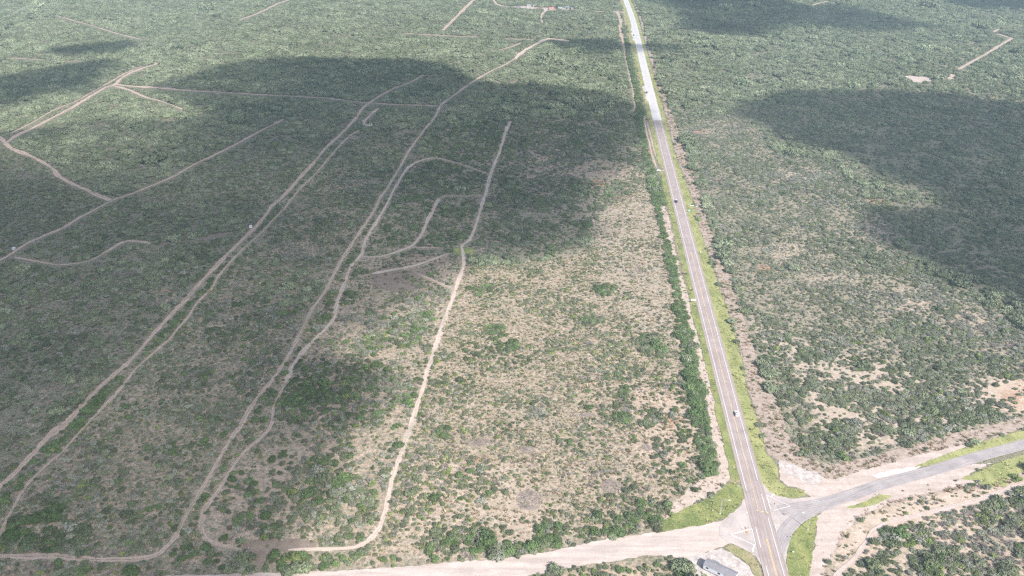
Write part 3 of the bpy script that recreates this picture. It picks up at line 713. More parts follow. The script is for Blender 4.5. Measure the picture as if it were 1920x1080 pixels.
THICK = (.30, (.70, .05, .0, .08, .0, .16, .01), .3, .95, .4, 0, 0)
SILV = (.24, (.14, .72, .0, .02, .02, 0, .10), .5, .82, .45, 0, .1)
for e_ in [(928, 622, 22, 17), (1000, 512, 26, 9), (1138, 545, 24, 14), (1110, 602, 22, 9), (1215, 645, 20, 20), (955, 648, 22, 10), (1172, 738, 10, 16), (1090, 762, 18, 8), (1165, 790, 14, 10), (880, 655, 18, 20), (1215, 803, 12, 8), (560, 742, 42, 24), (90, 1015, 30, 26), (770, 520, 26, 12), (650, 560, 18, 14), (1240, 660, 10, 12), (838, 812, 24, 12), (1060, 830, 12, 8), (900, 545, 22, 10), (660, 740, 20, 12)]:
    REG.append((E(*e_),) + THICK)
for e_ in [(1000, 770, 26, 14), (1035, 795, 20, 9), (560, 470, 55, 18), (660, 345, 40, 12), (80, 735, 45, 25), (60, 800, 26, 18), (1308, 246, 26, 6), (1560, 525, 50, 14), (1720, 560, 55, 25), (1470, 470, 40, 18), (1640, 430, 40, 14), (1360, 430, 25, 10), (900, 470, 30, 8), (1510, 330, 60, 14), (1830, 610, 40, 25), (1560, 640, 26, 12), (430, 600, 30, 14), (780, 575, 24, 12), (300, 560, 40, 18), (230, 620, 30, 16), (690, 600, 24, 12), (1860, 1010, 40, 30)]:
    REG.append((E(*e_),) + SILV)
REG += [
    ([(215, 712), (262, 664), (305, 615), (350, 572), (410, 508), (480, 440), (530, 380), (545, 380), (490, 445), (425, 518), (372, 570), (330, 612), (290, 655), (240, 705), (190, 765), (140, 815), (80, 870), (30, 925), (0, 950), (0, 925), (60, 868), (130, 800)], .22, (.40, .10, .05, .05, 0, .35, .05), .35, .95, .6, 0, 0),
    ([(1192, 205), (1206, 216), (1214, 268), (1226, 320), (1238, 400), (1228, 400), (1214, 330), (1200, 260)], .34, (.25, .1, .1, .02, 0, .5, .03), .3, 1.0, .5, 0, 0),
]

# ------------------------------------------------------------------ ground sheet
gx = np.concatenate([[-30000, -8000, -3000], np.arange(-1500, 1501, 5.0), [3000, 8000, 30000]])
gy = np.concatenate([[-20000, -3000, -400], np.arange(225, 2260, 5.0), [3000, 8000, 40000]])
GX, GY = np.meshgrid(gx, gy)
gpx, gpy, _ = proj(GX, np.maximum(GY, 60))
cov = np.zeros(GX.shape + (4,), np.float32); cov[..., 3] = 1
for poly, lam, mixp, clump, size, herb, rust, pale in REG:
    msk = np.ones(GX.shape, bool) if poly is None else pip(gpx + (fbm(GX, GY, 40, 3) - .5) * 14, gpy + (fbm(GX, GY, 40, 4) - .5) * 8, poly)
    cov[msk, 0] = herb; cov[msk, 1] = rust; cov[msk, 2] = pale


def blur(a, k):
    for _ in range(k):
        a[1:-1, 1:-1] = (a[1:-1, 1:-1] * 2 + a[:-2, 1:-1] + a[2:, 1:-1] + a[1:-1, :-2] + a[1:-1, 2:]) / 6
    return a


for c in range(3): cov[..., c] = blur(cov[..., c], 2)
# a few red scrapes in the brush
for (u, v, ru, rv) in [(1350, 340, 16, 6), (1640, 378, 40, 9), (1310, 246, 22, 6), (1430, 505, 28, 14), (900, 860, 45, 9), (1260, 788, 26, 20), (1895, 745, 30, 18), (1120, 345, 30, 10), (1215, 290, 12, 14), (310, 545, 20, 6)]:
    d = ((gpx - u) / ru) ** 2 + ((gpy - v) / rv) ** 2
    cov[..., 1] = np.maximum(cov[..., 1], np.clip(1.15 - d, 0, 1) * .8)
nyr, nxr = GX.shape
verts = np.stack([GX, GY, np.zeros_like(GX)], -1).reshape(-1, 3).astype(np.float32)
ii = np.arange(nyr * nxr).reshape(nyr, nxr)
quads = np.stack([ii[:-1, :-1], ii[:-1, 1:], ii[1:, 1:], ii[1:, :-1]], -1).reshape(-1, 4)
me = bpy.data.meshes.new("ground")
me.vertices.add(len(verts)); me.vertices.foreach_set("co", verts.ravel())
me.loops.add(quads.size); me.loops.foreach_set("vertex_index", quads.ravel().astype(np.int32))
me.polygons.add(len(quads))
me.polygons.foreach_set("loop_start", np.arange(0, quads.size, 4, dtype=np.int32))
me.update(calc_edges=True)
ca = me.color_attributes.new("cover", 'FLOAT_COLOR', 'POINT')
ca.data.foreach_set("color", cov.reshape(-1))
me.materials.append(M["ground"])
gobj = bpy.data.objects.new("ground", me); col.objects.link(gobj)
tag(gobj, kind="structure")

# ------------------------------------------------------------------ land strips, roads
zz = 0.02
for nm, poly, mat, amp in [
    ("cleared_strip", RUST_E, "rust_strip", 1.2), ("stony_strip", STONY_W, "stony", 1.2),
    ("bare_patch", MUD, "mud", 1.5), ("bare_patch", MUD2, "mud", 1.5), ("bare_patch", WIDE_U, "mud", 1.5),
    ("grass_patch", GLADE, "verge_green", 1.0),
    ("bare_pad", PADR, "caliche", 1.5), ("bare_pad", PADR2, "sand_track", 2.0), ("farm_yard", YARD, "caliche", 1.5), ("farm_yard", YARD2, "caliche", 1.5),
    ("grass_verge", VERGE_E, "verge", .7), ("grass_verge", VERGE_W, "verge_dry", 1.0),
    ("ditch", DITCH_SE, "rust_strip", .8),
    ("caliche_shoulder", CAL_N, "caliche", 1.0), ("caliche_shoulder", CAL_S, "caliche", 1.0), ("gravel_pad", PAD_W, "pad", .8),
    ("dirt_road", DIRT_W, "dirt_road", .7), ("white_caliche_heap_spread", WHITE_N, "white_caliche", .7), ("grey_caliche_patch", GREY_N, "pad", 2.0),
    ("grass_verge", VERGE_SW, "verge_green", .6), ("grass_verge", VERGE_SE, "verge_green", .6), ("grass_island", ISLAND, "verge", .5),
    ("grass_verge", GRASS_NE, "verge", .7), ("grass_verge", GRASS_SE, "verge", .9), ("grass_verge", GRASS_S, "verge_dry", .6),
]:
    patch(nm, poly, M[mat], zz, 2.5, amp, seed=int(zz * 1000)); zz += 0.006
patch("road_apron", FLARE_W, M["asphalt_flare"], zz, 3, 1.1, 3); zz += .006
patch("road_apron", FLARE_E, M["asphalt_flare"], zz, 3, .4, 4); zz += .006
track_lines = []
for i, (nm, w, mat, pts) in enumerate(TRACKS):
    ln = smooth(pts)
    w = w * (.84 if pts[0][1] > 215 or pts[0][0] < 0 else 1.0)
    track_lines.append((ln, w))
    tag(ribbon(nm, ln, w, M[mat], 0.03 + .004 * i if mat != "caliche" else .17, 0.42, seed=i, taper_ends=True), kind="structure")
# green strip hugging the west edge of the highway
i1 = at_row(325); i2 = at_row(905)
tag(ribbon('grass_verge', offset_line(at_row(4), at_row(312), -7.6), 5.0, M['verge'], .20, .3, seed=78), kind='structure')
tag(ribbon("grass_verge", offset_line(i1, i2, -7.2), 4.8, M["verge_green"], .20, .4, seed=77), kind="structure")
# narrow bare rut line along the east cleared strip
i1 = at_row(150); i2 = at_row(800)

side = smooth([(1462, 958), (1500, 952), (1540, 945), (1592, 930), (1644, 912), (1695, 897), (1747, 883), (1799, 867), (1851, 852), (1918, 834), (2010, 805), (2250, 722)], 5)
tag(ribbon("side_road", side, 7.2, M["asphalt_side"], .24, .03, seed=5), kind="structure")
turn = smooth([(1452, 1050), (1463, 1022), (1474, 995), (1492, 975), (1515, 960), (1545, 948)], 4)
tag(ribbon("side_road", turn, 6.5, M["asphalt_side"], .232, .04, seed=6), kind="structure")
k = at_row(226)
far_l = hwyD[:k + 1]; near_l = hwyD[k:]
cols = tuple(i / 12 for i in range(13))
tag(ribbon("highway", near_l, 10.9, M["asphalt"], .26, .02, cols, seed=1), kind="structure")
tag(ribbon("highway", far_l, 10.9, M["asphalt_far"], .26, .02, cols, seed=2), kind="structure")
a1 = at_row(160); a2 = at_row(192)
tag(ribbon("highway_turnout", offset_line(a1, a2, -4.0), 7.0, M["asphalt_far"], .252, .03, seed=3, taper_ends=True), kind="structure")
a1 = at_row(52); a2 = at_row(78)
tag(ribbon("highway_turnout", offset_line(a1, a2, -4.0), 7.0, M["asphalt_far"], .252, .03, seed=3, taper_ends=True), kind="structure")


def paint(line, w, mat, name="road_marking", z=.272):
    tag(ribbon(name, line, w, M[mat], z, 0, (0, 1)), kind="structure")


def pline(a, b, w, mat, z=.276):
    A, B = G(*a), G(*b)
    n = max(1, int((B - A).length / 5))
    paint([A.lerp(B, i / n) for i in range(n + 1)], w, mat, z=z)


i_top = 0; iw = at_row(925); ie = at_row(897)
paint(offset_line(0, iw, -3.55), .19, "paint_white"); paint(offset_line(0, ie, 3.55), .19, "paint_white")
# yellow centre: double near the bottom, solid plus dashes further off, then dashes only
iy0 = at_row(953)
paint(offset_line(at_row(470), iy0, -.12), .15, "paint_yellow")
i0 = at_row(1014)
for off in (-.24, .24): paint(offset_line(i0, len(hwyD) - 1, off + .05), .17, "paint_yellow")
L = 0.0; acc = []; lastk = None
i = at_row(470); e = at_row(905)
segs = []
run = 0.0; cur = []
for j in range(1, e):
    p, q = hwyD[j - 1], hwyD[j]
    n = max(1, int((q - p).length / 1.0))
    for t in range(n):
        x = p.lerp(q, t / n); run += (q - p).length / n
        if (run % 12.2) < 3.2: cur.append(x)
        elif cur:
            if len(cur) > 1: segs.append(cur)
            cur = []
for c in segs:
    z_ = proj(c[0].x, c[0].y)[1]
    off = Vector((.14, 0, 0)) if z_ > 470 else Vector((0, 0, 0))
    paint([c[0] + off, c[-1] + off], .16 if z_ > 300 else .22, "paint_dash" if z_ > 440 else "paint_worn")
# east edge line south of the junction, short lane lines
pline((1440, 971.5), (1480, 1114), .19, "paint_white")
pline((1427.5, 927), (1436.9, 961), .19, "paint_white")
pline((1416.7, 989), (1426.5, 1027.7), .17, "paint_white"); pline((1435.8, 1061.7), (1448, 1105), .17, "paint_white")
for a, b, w in [((1436.9, 928.8), (1445.2, 955.8), .2), ((1436.9, 928.8), (1481.7, 949.6), .2), ((1481.7, 949.6), (1450.4, 957.9), .2),
                ((1445.2, 933), (1451.5, 926.3), .6), ((1393.1, 967.9), (1400.8, 960), .2), ((1400.8, 960), (1403, 966), .18),
                ((1369.2, 1002.7), (1409.8, 992.3), .26), ((1409.8, 992.3), (1417, 1023.5), .26), ((1414.5, 1022.8), (1369.2, 1002.7), .26),
                ((1413.5, 1022.5), (1410.8, 1036), .6), ((1461.9, 985), (1452.9, 986), .18), ((1452.9, 986), (1455.6, 995.4), .18)]:
    pline(a, b, w, "paint_white", .282 + .002 * w)
for (u, v) in [(1420, 957.8), (1429, 960), (1438.5, 961.5)]:
    patch("orange_paint_mark", [(u - 2, v - .6), (u + .8, v - 1), (u + 2, v + .6), (u - .6, v + 1)], M["paint_yellow"], .288, .6, .15, 3)
patch("rust_stain", [(1397, 995.5), (1402, 996), (1404, 999), (1400, 1001), (1397.5, 999)], mk_plain("orange_clay_stain", (0.50, 0.30, 0.16), .9, var=.3, size=.7), .29, .8, .25, 5)

# ------------------------------------------------------------------ plants: meshes
ICO = {}


def ico(l):
    if l not in ICO:
        bm = bmesh.new(); bmesh.ops.create_icosphere(bm, subdivisions=l, radius=1.0)
        ICO[l] = (np.array([v.co[:] for v in bm.verts]), np.array([[x.index for x in f.verts] for f in bm.faces])); bm.free()
    return ICO[l]


def crown_mesh(name, seed, mat, ratio, lobes, lobe_r, leaves, leaf, core=0.85, spread=1.0, stems=True, thin=1.0):
    """a crown of unit radius, height = ratio; uneven lobes wrapped in many leaf-clump faces"""
    r = np.random.default_rng(seed)
    V = []; Fc = []; T = []; mats = []
    nv = 0
    iv, jf = ico(1)
    cs = []
    for k in range(lobes):
        a = r.uniform(0, 2 * math.pi); q = math.sqrt(r.uniform(0, 1)) * (1 - lobe_r * .75) * spread
        lr = lobe_r * r.uniform(.62, 1.2)
        top = ratio * (1 - .55 * q * q) * r.uniform(.75, 1.0)
        cz = max(lr * .55, top - lr * .8)
        cs.append((math.cos(a) * q, math.sin(a) * q, cz, lr))
    for (cx, cy_, cz, lr) in cs:
        t = r.uniform(0, 1)
        vv = iv * (lr * core) * (1 + r.uniform(-.24, .24, (len(iv), 1)))
        vv = vv * np.array([1, 1, .8]) + np.array([cx, cy_, cz])
        vv[:, 2] = np.maximum(vv[:, 2], 0.02)
        V.append(vv); Fc += [tuple(nv + f) for f in jf]; T += [t * .6 + r.uniform(0, .3) for _ in range(len(iv))]; nv += len(iv)
        mats += [0] * len(jf)
        nl = int(leaves * lr * lr / sum(c[3] ** 2 for c in cs))
        d = r.normal(size=(nl, 3)); d[:, 2] = np.abs(d[:, 2]) * 1.1 - .25
        d /= np.linalg.norm(d, axis=1)[:, None]
        P = d * lr * r.uniform(.82, 1.25, (nl, 1)) * np.array([1, 1, .85]) + np.array([cx, cy_, cz])
        P[:, 2] = np.maximum(P[:, 2], .04)
        u = r.normal(size=(nl, 3)); u /= np.linalg.norm(u, axis=1)[:, None]
        w = np.cross(u, d + r.normal(size=(nl, 3)) * .6); w /= np.linalg.norm(w, axis=1)[:, None]
        s = leaf * r.uniform(.6, 1.4, (nl, 1))
        quad = np.stack([P - u * s, P + w * s * thin, P + u * s, P - w * s * thin], 1).reshape(-1, 3)
        V.append(quad); Fc += [(nv + 4 * i, nv + 4 * i + 1, nv + 4 * i + 2, nv + 4 * i + 3) for i in range(nl)]
        T += list(np.repeat(np.clip(t * .5 + r.uniform(0, .7, nl), 0, 1), 4)); nv += 4 * nl
        mats += [0] * nl
    if stems:
        mb = MB()
        for k in range(3):
            c = cs[k % len(cs)]
            mb.tube((r.uniform(-.06, .06), r.uniform(-.06, .06), -.05), (c[0], c[1], c[2]), .045, .02, 5)
        V.append(np.array([p[:] for p in mb.v])); Fc += [tuple(nv + i for i in f) for f in mb.f]; T += [0] * len(mb.v); nv += len(mb.v)
        mats += [1] * len(mb.f)
    me = bpy.data.meshes.new(name)
    me.from_pydata(np.concatenate(V).tolist(), [], [tuple(int(i) for i in f) for f in Fc])
    me.materials.append(mat); me.materials.append(M["bark"])
    me.polygons.foreach_set("material_index", np.array(mats, np.int32))
    a = me.attributes.new("tint", 'FLOAT', 'POINT'); a.data.foreach_set("value", np.array(T, np.float32))
    me.update()
    return me


def twig_mesh(name, seed, mat, n=110, ratio=.9):
    r = np.random.default_rng(seed); mb = MB()
    for k in range(n):
        a = r.uniform(0, 6.28); q = r.uniform(.1, 1)
        b = Vector((math.cos(a) * q, math.sin(a) * q, ratio * (1 - .5 * q) * r.uniform(.5, 1)))
        s = Vector((math.cos(a) * q * .25, math.sin(a) * q * .25, r.uniform(0, .3)))
        mb.tube(s, b, .03, .012, 3)
    me = bpy.data.meshes.new(name)
    me.from_pydata([tuple(v) for v in mb.v], [], mb.f); me.materials.append(mat)
    a = me.attributes.new("tint", 'FLOAT', 'POINT'); a.data.foreach_set("value", r.uniform(0, 1, len(mb.v)).astype(np.float32))
    return me


def tuft_mesh(name, seed, mat, n=26):
    r = np.random.default_rng(seed); V = []; Fc = []; T = []
    for k in range(n):
        a = r.uniform(0, 6.28); q = r.uniform(0, .6); L = r.uniform(.5, 1.0)
        b = np.array([math.cos(a) * q, math.sin(a) * q, 0]); a2 = a + r.uniform(-.8, .8)
        tip = b + np.array([math.cos(a2) * .5, math.sin(a2) * .5, L * .8])
        s = np.array([-math.sin(a2), math.cos(a2), 0]) * .11
        n0 = len(V); V += [b - s, b + s, tip + s * .7, tip - s * .7]; Fc.append((n0, n0 + 1, n0 + 2, n0 + 3)); T += [r.uniform(0, 1)] * 4
    me = bpy.data.meshes.new(name)
    me.from_pydata([tuple(v) for v in V], [], Fc); me.materials.append(mat)
    a = me.attributes.new("tint", 'FLOAT', 'POINT'); a.data.foreach_set("value", np.array(T, np.float32))
    return me


SPEC = {  # species: radius, spread, variants
    0: (1.20, .32, [crown_mesh("green_shrub", 10 + i, M["leaf_green"], .95, 7, .52, 240, .115) for i in range(5)]),
    1: (1.35, .28, [crown_mesh("grey_shrub", 30 + i, M["leaf_grey"], .85, 8, .42, 280, .085, core=.7) for i in range(3)]),
    2: (2.45, .38, [crown_mesh("mesquite_tree", 50 + i, M["leaf_mesq"], .85, 13, .40, 420, .10, core=.8) for i in range(5)]),
    3: (1.20, .28, [crown_mesh("bright_shrub", 70 + i, M["leaf_bright"], .95, 6, .55, 220, .12) for i in range(3)]),
    4: (0.75, .35, [tuft_mesh("dry_weed", 90 + i, M["weed"]) for i in range(3)]),
    5: (2.05, .25, [crown_mesh("hedge_tree", 110 + i, M["leaf_dark"], .95, 11, .46, 400, .10) for i in range(4)]),
    6: (1.40, .30, [twig_mesh("bare_shrub", 130 + i, M["twig"]) for i in range(3)]),
    7: (0.42, .35, [tuft_mesh("grass_tuft", 150 + i, M["tuft"]) for i in range(3)]),
    8: (0.60, .40, [tuft_mesh("red_weed", 170 + i, M["weed_red"]) for i in range(3)]),
}
CATN = {0: "green_shrub", 1: "grey_shrub", 2: "mesquite_tree", 3: "bright_shrub", 5: "hedge_tree", 6: "bare_shrub"}
variants = []; var_of = {}
for s_ in SPEC:
    var_of[s_] = list(range(len(variants), len(variants) + len(SPEC[s_][2])))
    variants += SPEC[s_][2]

# ------------------------------------------------------------------ plants: where they stand
XM, Y0, Y1 = 1520.0, 212.0, 2200.0
DMAX = .42
ncand = int(2 * XM * (Y1 - Y0) * DMAX)
X = NR.uniform(-XM, XM, ncand); Y = NR.uniform(Y0, Y1, ncand)
U, Vv, ZZ = proj(X, Y)
keep = (U > -270) & (U < 2190) & (Vv > -45) & (Vv < 1215)
X, Y, U, Vv, ZZ = X[keep], Y[keep], U[keep], Vv[keep], ZZ[keep]
# ragged region edges
UJ = U + (fbm(X, Y, 30, 21) - .5) * 26; VJ = Vv + (fbm(X, Y, 30, 22) - .5) * 14
lam = np.zeros(len(X)); reg = np.zeros(len(X), int); clump = np.zeros(len(X)); size = np.ones(len(X))
for k, (poly, l, mp, cl, sz, hb, ru, pa) in enumerate(REG):
    tight = poly is not None and l >= .15
    m = np.ones(len(X), bool) if poly is None else (pip(U, Vv, poly) if tight else pip(UJ, VJ, poly))
    lam[m] = l; reg[m] = k; clump[m] = cl; size[m] = sz
cn = fbm(X, Y, 16, 31) * .6 + fbm(X, Y, 5, 32) * .4
cn = np.clip((cn - .5) * 4.2 + .5, 0, 1.0)
lam = lam * 1.12 * np.where(reg == 0, .55 + .9 * fbm(X, Y, 75, 35), 1.0); lamf = lam * (1 - clump + clump * cn * 2.0)
acc = NR.uniform(0, 1, len(X)) < lamf / DMAX
for P_ in SOLID: acc &= ~pip(U, Vv, P_)
acc &= ~(pip(U, Vv, MUD) & (NR.uniform(0, 1, len(X)) < .75)) & ~(pip(U, Vv, MUD2) & (NR.uniform(0, 1, len(X)) < .75))


def seg_dist(px, py, line):
    d = np.full(px.shape, 1e9)
    xs = np.array([p.x for p in line]); ys = np.array([p.y for p in line])
    box = (px > xs.min() - 14) & (px < xs.max() + 14) & (py > ys.min() - 14) & (py < ys.max() + 14)
    qx, qy = px[box], py[box]; dd = np.full(qx.shape, 1e9)
    for i in range(len(line) - 1):
        ax, ay, bx, by = xs[i], ys[i], xs[i + 1], ys[i + 1]
        L2 = (bx - ax) ** 2 + (by - ay) ** 2 + 1e-9
        t = np.clip(((qx - ax) * (bx - ax) + (qy - ay) * (by - ay)) / L2, 0, 1)
        dd = np.minimum(dd, np.hypot(qx - ax - t * (bx - ax), qy - ay - t * (by - ay)))
    d[box] = dd
    return d


X, Y, U, Vv, ZZ, reg, size, cn = [a[acc] for a in (X, Y, U, Vv, ZZ, reg, size, cn)]
# species and size
probs = np.array([r[2] for r in REG]); cum = np.cumsum(probs, 1); cum /= cum[:, -1:]
rr = NR.uniform(0, 1, len(X))
# stands of one kind: push the draw with a slow noise so that grey and dark patches form
rr = np.clip(rr + (fbm(X, Y, 45, 51) - .5) * .7, 0, .9999)
spec = (rr[:, None] > cum[reg]).sum(1)
rad = np.array([SPEC[s][0] for s in range(9)])[spec] * np.exp(NR.normal(0, 1, len(X)) * np.array([SPEC[s][1] for s in range(9)])[spec]) * size
rad *= (.75 + .45 * cn) * (.72 + .6 * fbm(X, Y, 110, 57)) * np.where((NR.uniform(0, 1, len(X)) < .05) & (reg == 0), 1.45, 1.0)
rad *= np.where((spec == 2) & (reg != 0), .70, 1.0) * np.where((spec == 2) & (Y < 420), .8, 1.0)
ok = np.ones(len(X), bool)
kk = H / (H - rad * 1.1)     # where the top of a plant hides the ground: tracks stay open to the air
for ln, w in track_lines:
    far = np.clip((Y - 430) / 150, 0, 1)
    ok &= seg_dist(X, Y, ln) > (w * .40 + rad * (.5 + .25 * far))
    ok &= seg_dist(X * kk, Y * kk, ln) > (w * .30 + rad * .25 + far * (w * .10 + rad * .25 + .8))
    if ln[len(ln) // 2].y > 620:
        for f_ in (.35, .7):
            ks = 1 + (kk - 1) * f_
            ok &= seg_dist(X * ks, Y * ks, ln) > (w * .34 + rad * .45)
ok &= seg_dist(X, Y, hwyD) > 10.0 + rad * 1.1
ok &= seg_dist(X, Y, side) > 5.0 + rad
# nothing grows on the brush piles, under the mobile home or in the buildings
PILES = [(903, 830, 8.6, 3.6, "long grey pile of dead branches in the open field, widest of the piles"),
         (990, 845, 4.3, 3.4, "small grey pile of dead branches right of the widest pile in the field"),
         (993, 938, 6.6, 7.8, "largest tall round pile of grey dead branches near the dirt road brush"),
         (1147, 912, 5.6, 5.6, "reddish grey pile of dead branches in the lower right of the field"),
         (1212, 840, 3.3, 2.9, "small pile of dark dead branches near the highway hedge"),
         (1098, 780, 6.2, 2.6, "faint flat pile of purplish dead branches in the middle of the field")]
for (u, v, a, b, _l) in PILES:
    g = G(u, v); ok &= ~(((X - g.x) / (a + .8)) ** 2 + ((Y - g.y) / (b + .8)) ** 2 < 1)
for (u, v, r_) in [(1335, 1070, 11), (1326, 878, 4.5), (470, 427, 3.2), (26, 467.5, 3.0), (1035, 18, 12), (1052, 18, 12), (1068, 18, 12), (996, 12, 11), (972, 15, 6), (1250, 969, 1.5), (695, 234, 5)]:
    g = G(u, v); ok &= np.hypot(X - g.x, Y - g.y) > r_
X, Y, U, Vv, ZZ, reg, spec, rad = [a[ok] for a in (X, Y, U, Vv, ZZ, reg, spec, rad)]

# small ground cover: grass tufts on the verges, dry weeds in field and strips
def scatter(poly, dens, sp, r0=1.0, ragged=0.0):
    P = [G(*p) for p in poly]
    x0, x1 = min(p.x for p in P), max(p.x for p in P); y0, y1 = min(p.y for p in P), max(p.y for p in P)
    y1 = min(y1, 1300)
    n = int((x1 - x0) * (y1 - y0) * dens)
    x = NR.uniform(x0, x1, n); y = NR.uniform(y0, y1, n); u, v, z = proj(x, y)
    m = pip(u, v, poly) & (NR.uniform(0, 1, n) < np.clip(fbm(x, y, 6, 61) * 2.4 - .5, .1, 1)) & (u > -20) & (u < 1950) & (v < 1100)
    x, y = x[m], y[m]
    m = (seg_dist(x, y, hwyD) > 6.3) & (seg_dist(x, y, side) > 4.2) & (seg_dist(x, y, turn) > 3.6)
    for ln, w in track_lines: m &= seg_dist(x, y, ln) > w * .5
    x, y = x[m], y[m]
    s = np.full(len(x), sp)
    return x, y, s, SPEC[sp][0] * r0 * np.exp(NR.normal(0, .35, len(x)))


small = [scatter(VERGE_E, .55, 7), scatter(VERGE_W, .18, 7), scatter(VERGE_SW, .8, 7), scatter(VERGE_SE, .6, 7), scatter(GRASS_NE, .5, 7), scatter(GRASS_SE, .5, 7), scatter(GRASS_S, .5, 7), scatter(ISLAND, .5, 7),
         scatter(RUST_E, .20, 8), scatter(RUST_E, .012, 0, .7), scatter(STONY_W, .012, 0, .7), scatter(CAL_S, .004, 0, .5), scatter(RUST_E, .10, 4), scatter(STONY_W, .25, 8, .8), scatter(VERGE_W, .12, 4), scatter(FIELD, .20, 4, .9), scatter(FIELD, .035, 8, .9),
         scatter(REG[12][0], .12, 4), scatter(REG[15][0], .14, 4), scatter(DITCH_SE, .3, 8), scatter(REG[33][0], .08, 4), scatter(CAL_S, .015, 8, .6)]
sx, sy, ss, sr = [np.concatenate([a[i] for a in small]) for i in range(4)]
wk = (spec == 4)
sx = np.concatenate([sx, X[wk]]); sy = np.concatenate([sy, Y[wk]]); ss = np.concatenate([ss, spec[wk]]); sr = np.concatenate([sr, rad[wk]])
X, Y, U, Vv, reg, spec, rad = [a[~wk] for a in (X, Y, U, Vv, reg, spec, rad)]
# the lone round tree at the end of the hedge
g = G(1326, 880)
lone = (g.x, g.y, 4.6)

# individuals: the ones of each kind that show largest
u2, v2, z2 = proj(X, Y)
show = (u2 > 2) & (u2 < 1918) & (v2 > 6) & (v2 < 1077)
indiv = np.zeros(len(X), bool)
REGN = {22: "open sunny field", 23: "open field near the highway hedge", 24: "red corner of the field", 25: "lower left of the open field",
        26: "brush belt north of the dirt road", 27: "brush belt in the lower left corner", 28: "hedge row beside the highway",
        30: "brush south of the dirt road", 31: "brush block at lower right", 32: "pale clearing at lower right", 33: "strip beside the caliche shoulder",
        13: "brush between the left and middle tracks", 14: "shaded lower left corner", 15: "narrow strip between the two middle tracks", 16: "ground left of the curving loop track", 18: "shaded ground left of the loop track",
        17: "dark thicket beside the middle track", 2: "thick brush beside the cleared strip", 3: "patchy brush north of the side road", 4: "red-soiled clearing at the right edge", 1: "sunny brush east of the highway", 5: "thin brush east of the highway", 7: "dense brush at the left edge", 11: "strip between the two left tracks"}
LOOK = {0: ("low green shrub", "shrub"), 1: ("silvery grey shrub", "shrub"), 2: ("spreading pale green mesquite tree", "tree"), 3: ("bright yellow-green shrub", "shrub"), 5: ("dark green bushy tree", "tree"), 6: ("bare grey twiggy shrub", "shrub")}
placed = []
for s_ in CATN:
    idx = np.where(show & (spec == s_))[0]
    order = idx[np.argsort(-(rad[idx] / z2[idx]))][:300]
    indiv[order] = True
    for j in order:
        sc = float(rad[j])
        o = bpy.data.objects.new(CATN[s_], variants[int(NR.choice(var_of[s_]))])
        o.location = (float(X[j]), float(Y[j]), 0); o.rotation_euler = (0, 0, float(NR.uniform(0, 6.28)))
        zs = sc * float(NR.uniform(.85, 1.2)); o.scale = (sc, sc * float(NR.uniform(.8, 1.2)), zs)
        lk, ct = LOOK[s_]; where = REGN.get(int(reg[j]))
        pu, pv = float(u2[j]), float(v2[j])
        zone = ("upper" if pv < 300 else "middle" if pv < 640 else "lower") + " " + ("far left" if pu < 330 else "left" if pu < 660 else "centre" if pu < 1230 else "right" if pu < 1560 else "far right")
        where = where or "brush at " + zone
        big = "large" if sc > 1.25 * SPEC[s_][0] else ("small" if sc < .95 * SPEC[s_][0] else "middling")
        tag(o, f"{big} {lk} in the {where}".replace("the brush at", "brush at"), ct, f"{big} {lk}s in the {where}")
        col.objects.link(o); placed.append((o, s_, float(X[j]), float(Y[j]), lk, ct))
# the plants nearest to something one can find are told apart by it
ORD = ["nearest to", "second nearest to", "third nearest to", "fourth nearest to", "fifth nearest to", "sixth nearest to"]
LM = [((903, 830), "the widest branch pile"), ((993, 938), "the largest round branch pile"), ((990, 845), "the branch pile right of the widest one"), ((1147, 912), "the reddish branch pile"),
      ((1212, 840), "the dark branch pile near the hedge"), ((1098, 780), "the faint flat branch pile"), ((1249, 969), "the pole with white insulators"), ((897, 1022), "the bottom middle utility pole"),
      ((469, 1056), "the pole by the muddy clearing"), ((183, 1061), "the pole in the lower left corner"), ((1317, 1068), "the mobile home"), ((1300, 568), "the wide white guide sign"),
      ((470, 428), "the white blind by the sandy track"), ((26, 469), "the white blind at the left edge"), ((695, 234), "the two short white posts"), ((1379, 775), "the white car on the highway"),
      ((1267, 379), "the dark pickup truck on the highway"), ((1233, 321), "the parked white pickup truck"), ((727, 937), "the lower bend of the sunny track"), ((376, 983), "the sharp bend of the loop track"),
      ((310, 1027), "the bottom bend of the left middle track"), ((676, 481), "the three-way track fork in the middle"), ((868, 470), "the small green glade on the track"), ((1561, 889), "the pole by the grey caliche patch"),
      ((1651, 869), "the pole above the white caliche streak"), ((1453, 848), "the bare pole above the junction"), ((1326, 878), "the lone round tree"), ((1644, 992), "the bend of the pale southeast track"), ((1100, 1040), "the middle of the dirt road")]
done = set()
for s_ in CATN:
    for (u, v), ph in LM:
        g = G(u, v)
        near = sorted(((math.hypot(x - g.x, y - g.y), i) for i, (_o, sp_, x, y, _l, _c) in enumerate(placed) if sp_ == s_))[:6]
        for k, (d, i) in enumerate(near):
            if d < 45 and i not in done:
                done.add(i); placed[i][0]["label"] = f"{placed[i][4]} {ORD[k]} {ph}"
o = bpy.data.objects.new("hedge_tree", crown_mesh("round_tree", 991, M["leaf_dark"], .95, 22, .36, 900, .065))
o.location = (lone[0], lone[1], 0); o.scale = (lone[2], lone[2] * .95, lone[2])
tag(o, "biggest round dark tree standing alone at the lower end of the highway hedge", "tree"); col.objects.link(o)
rest = ~indiv

# masses: too many to count, one object each
protos = bpy.data.collections.new("plant_kinds")
for i, me in enumerate(variants):
    po = bpy.data.objects.new("kind_%02d" % i, me); protos.objects.link(po)


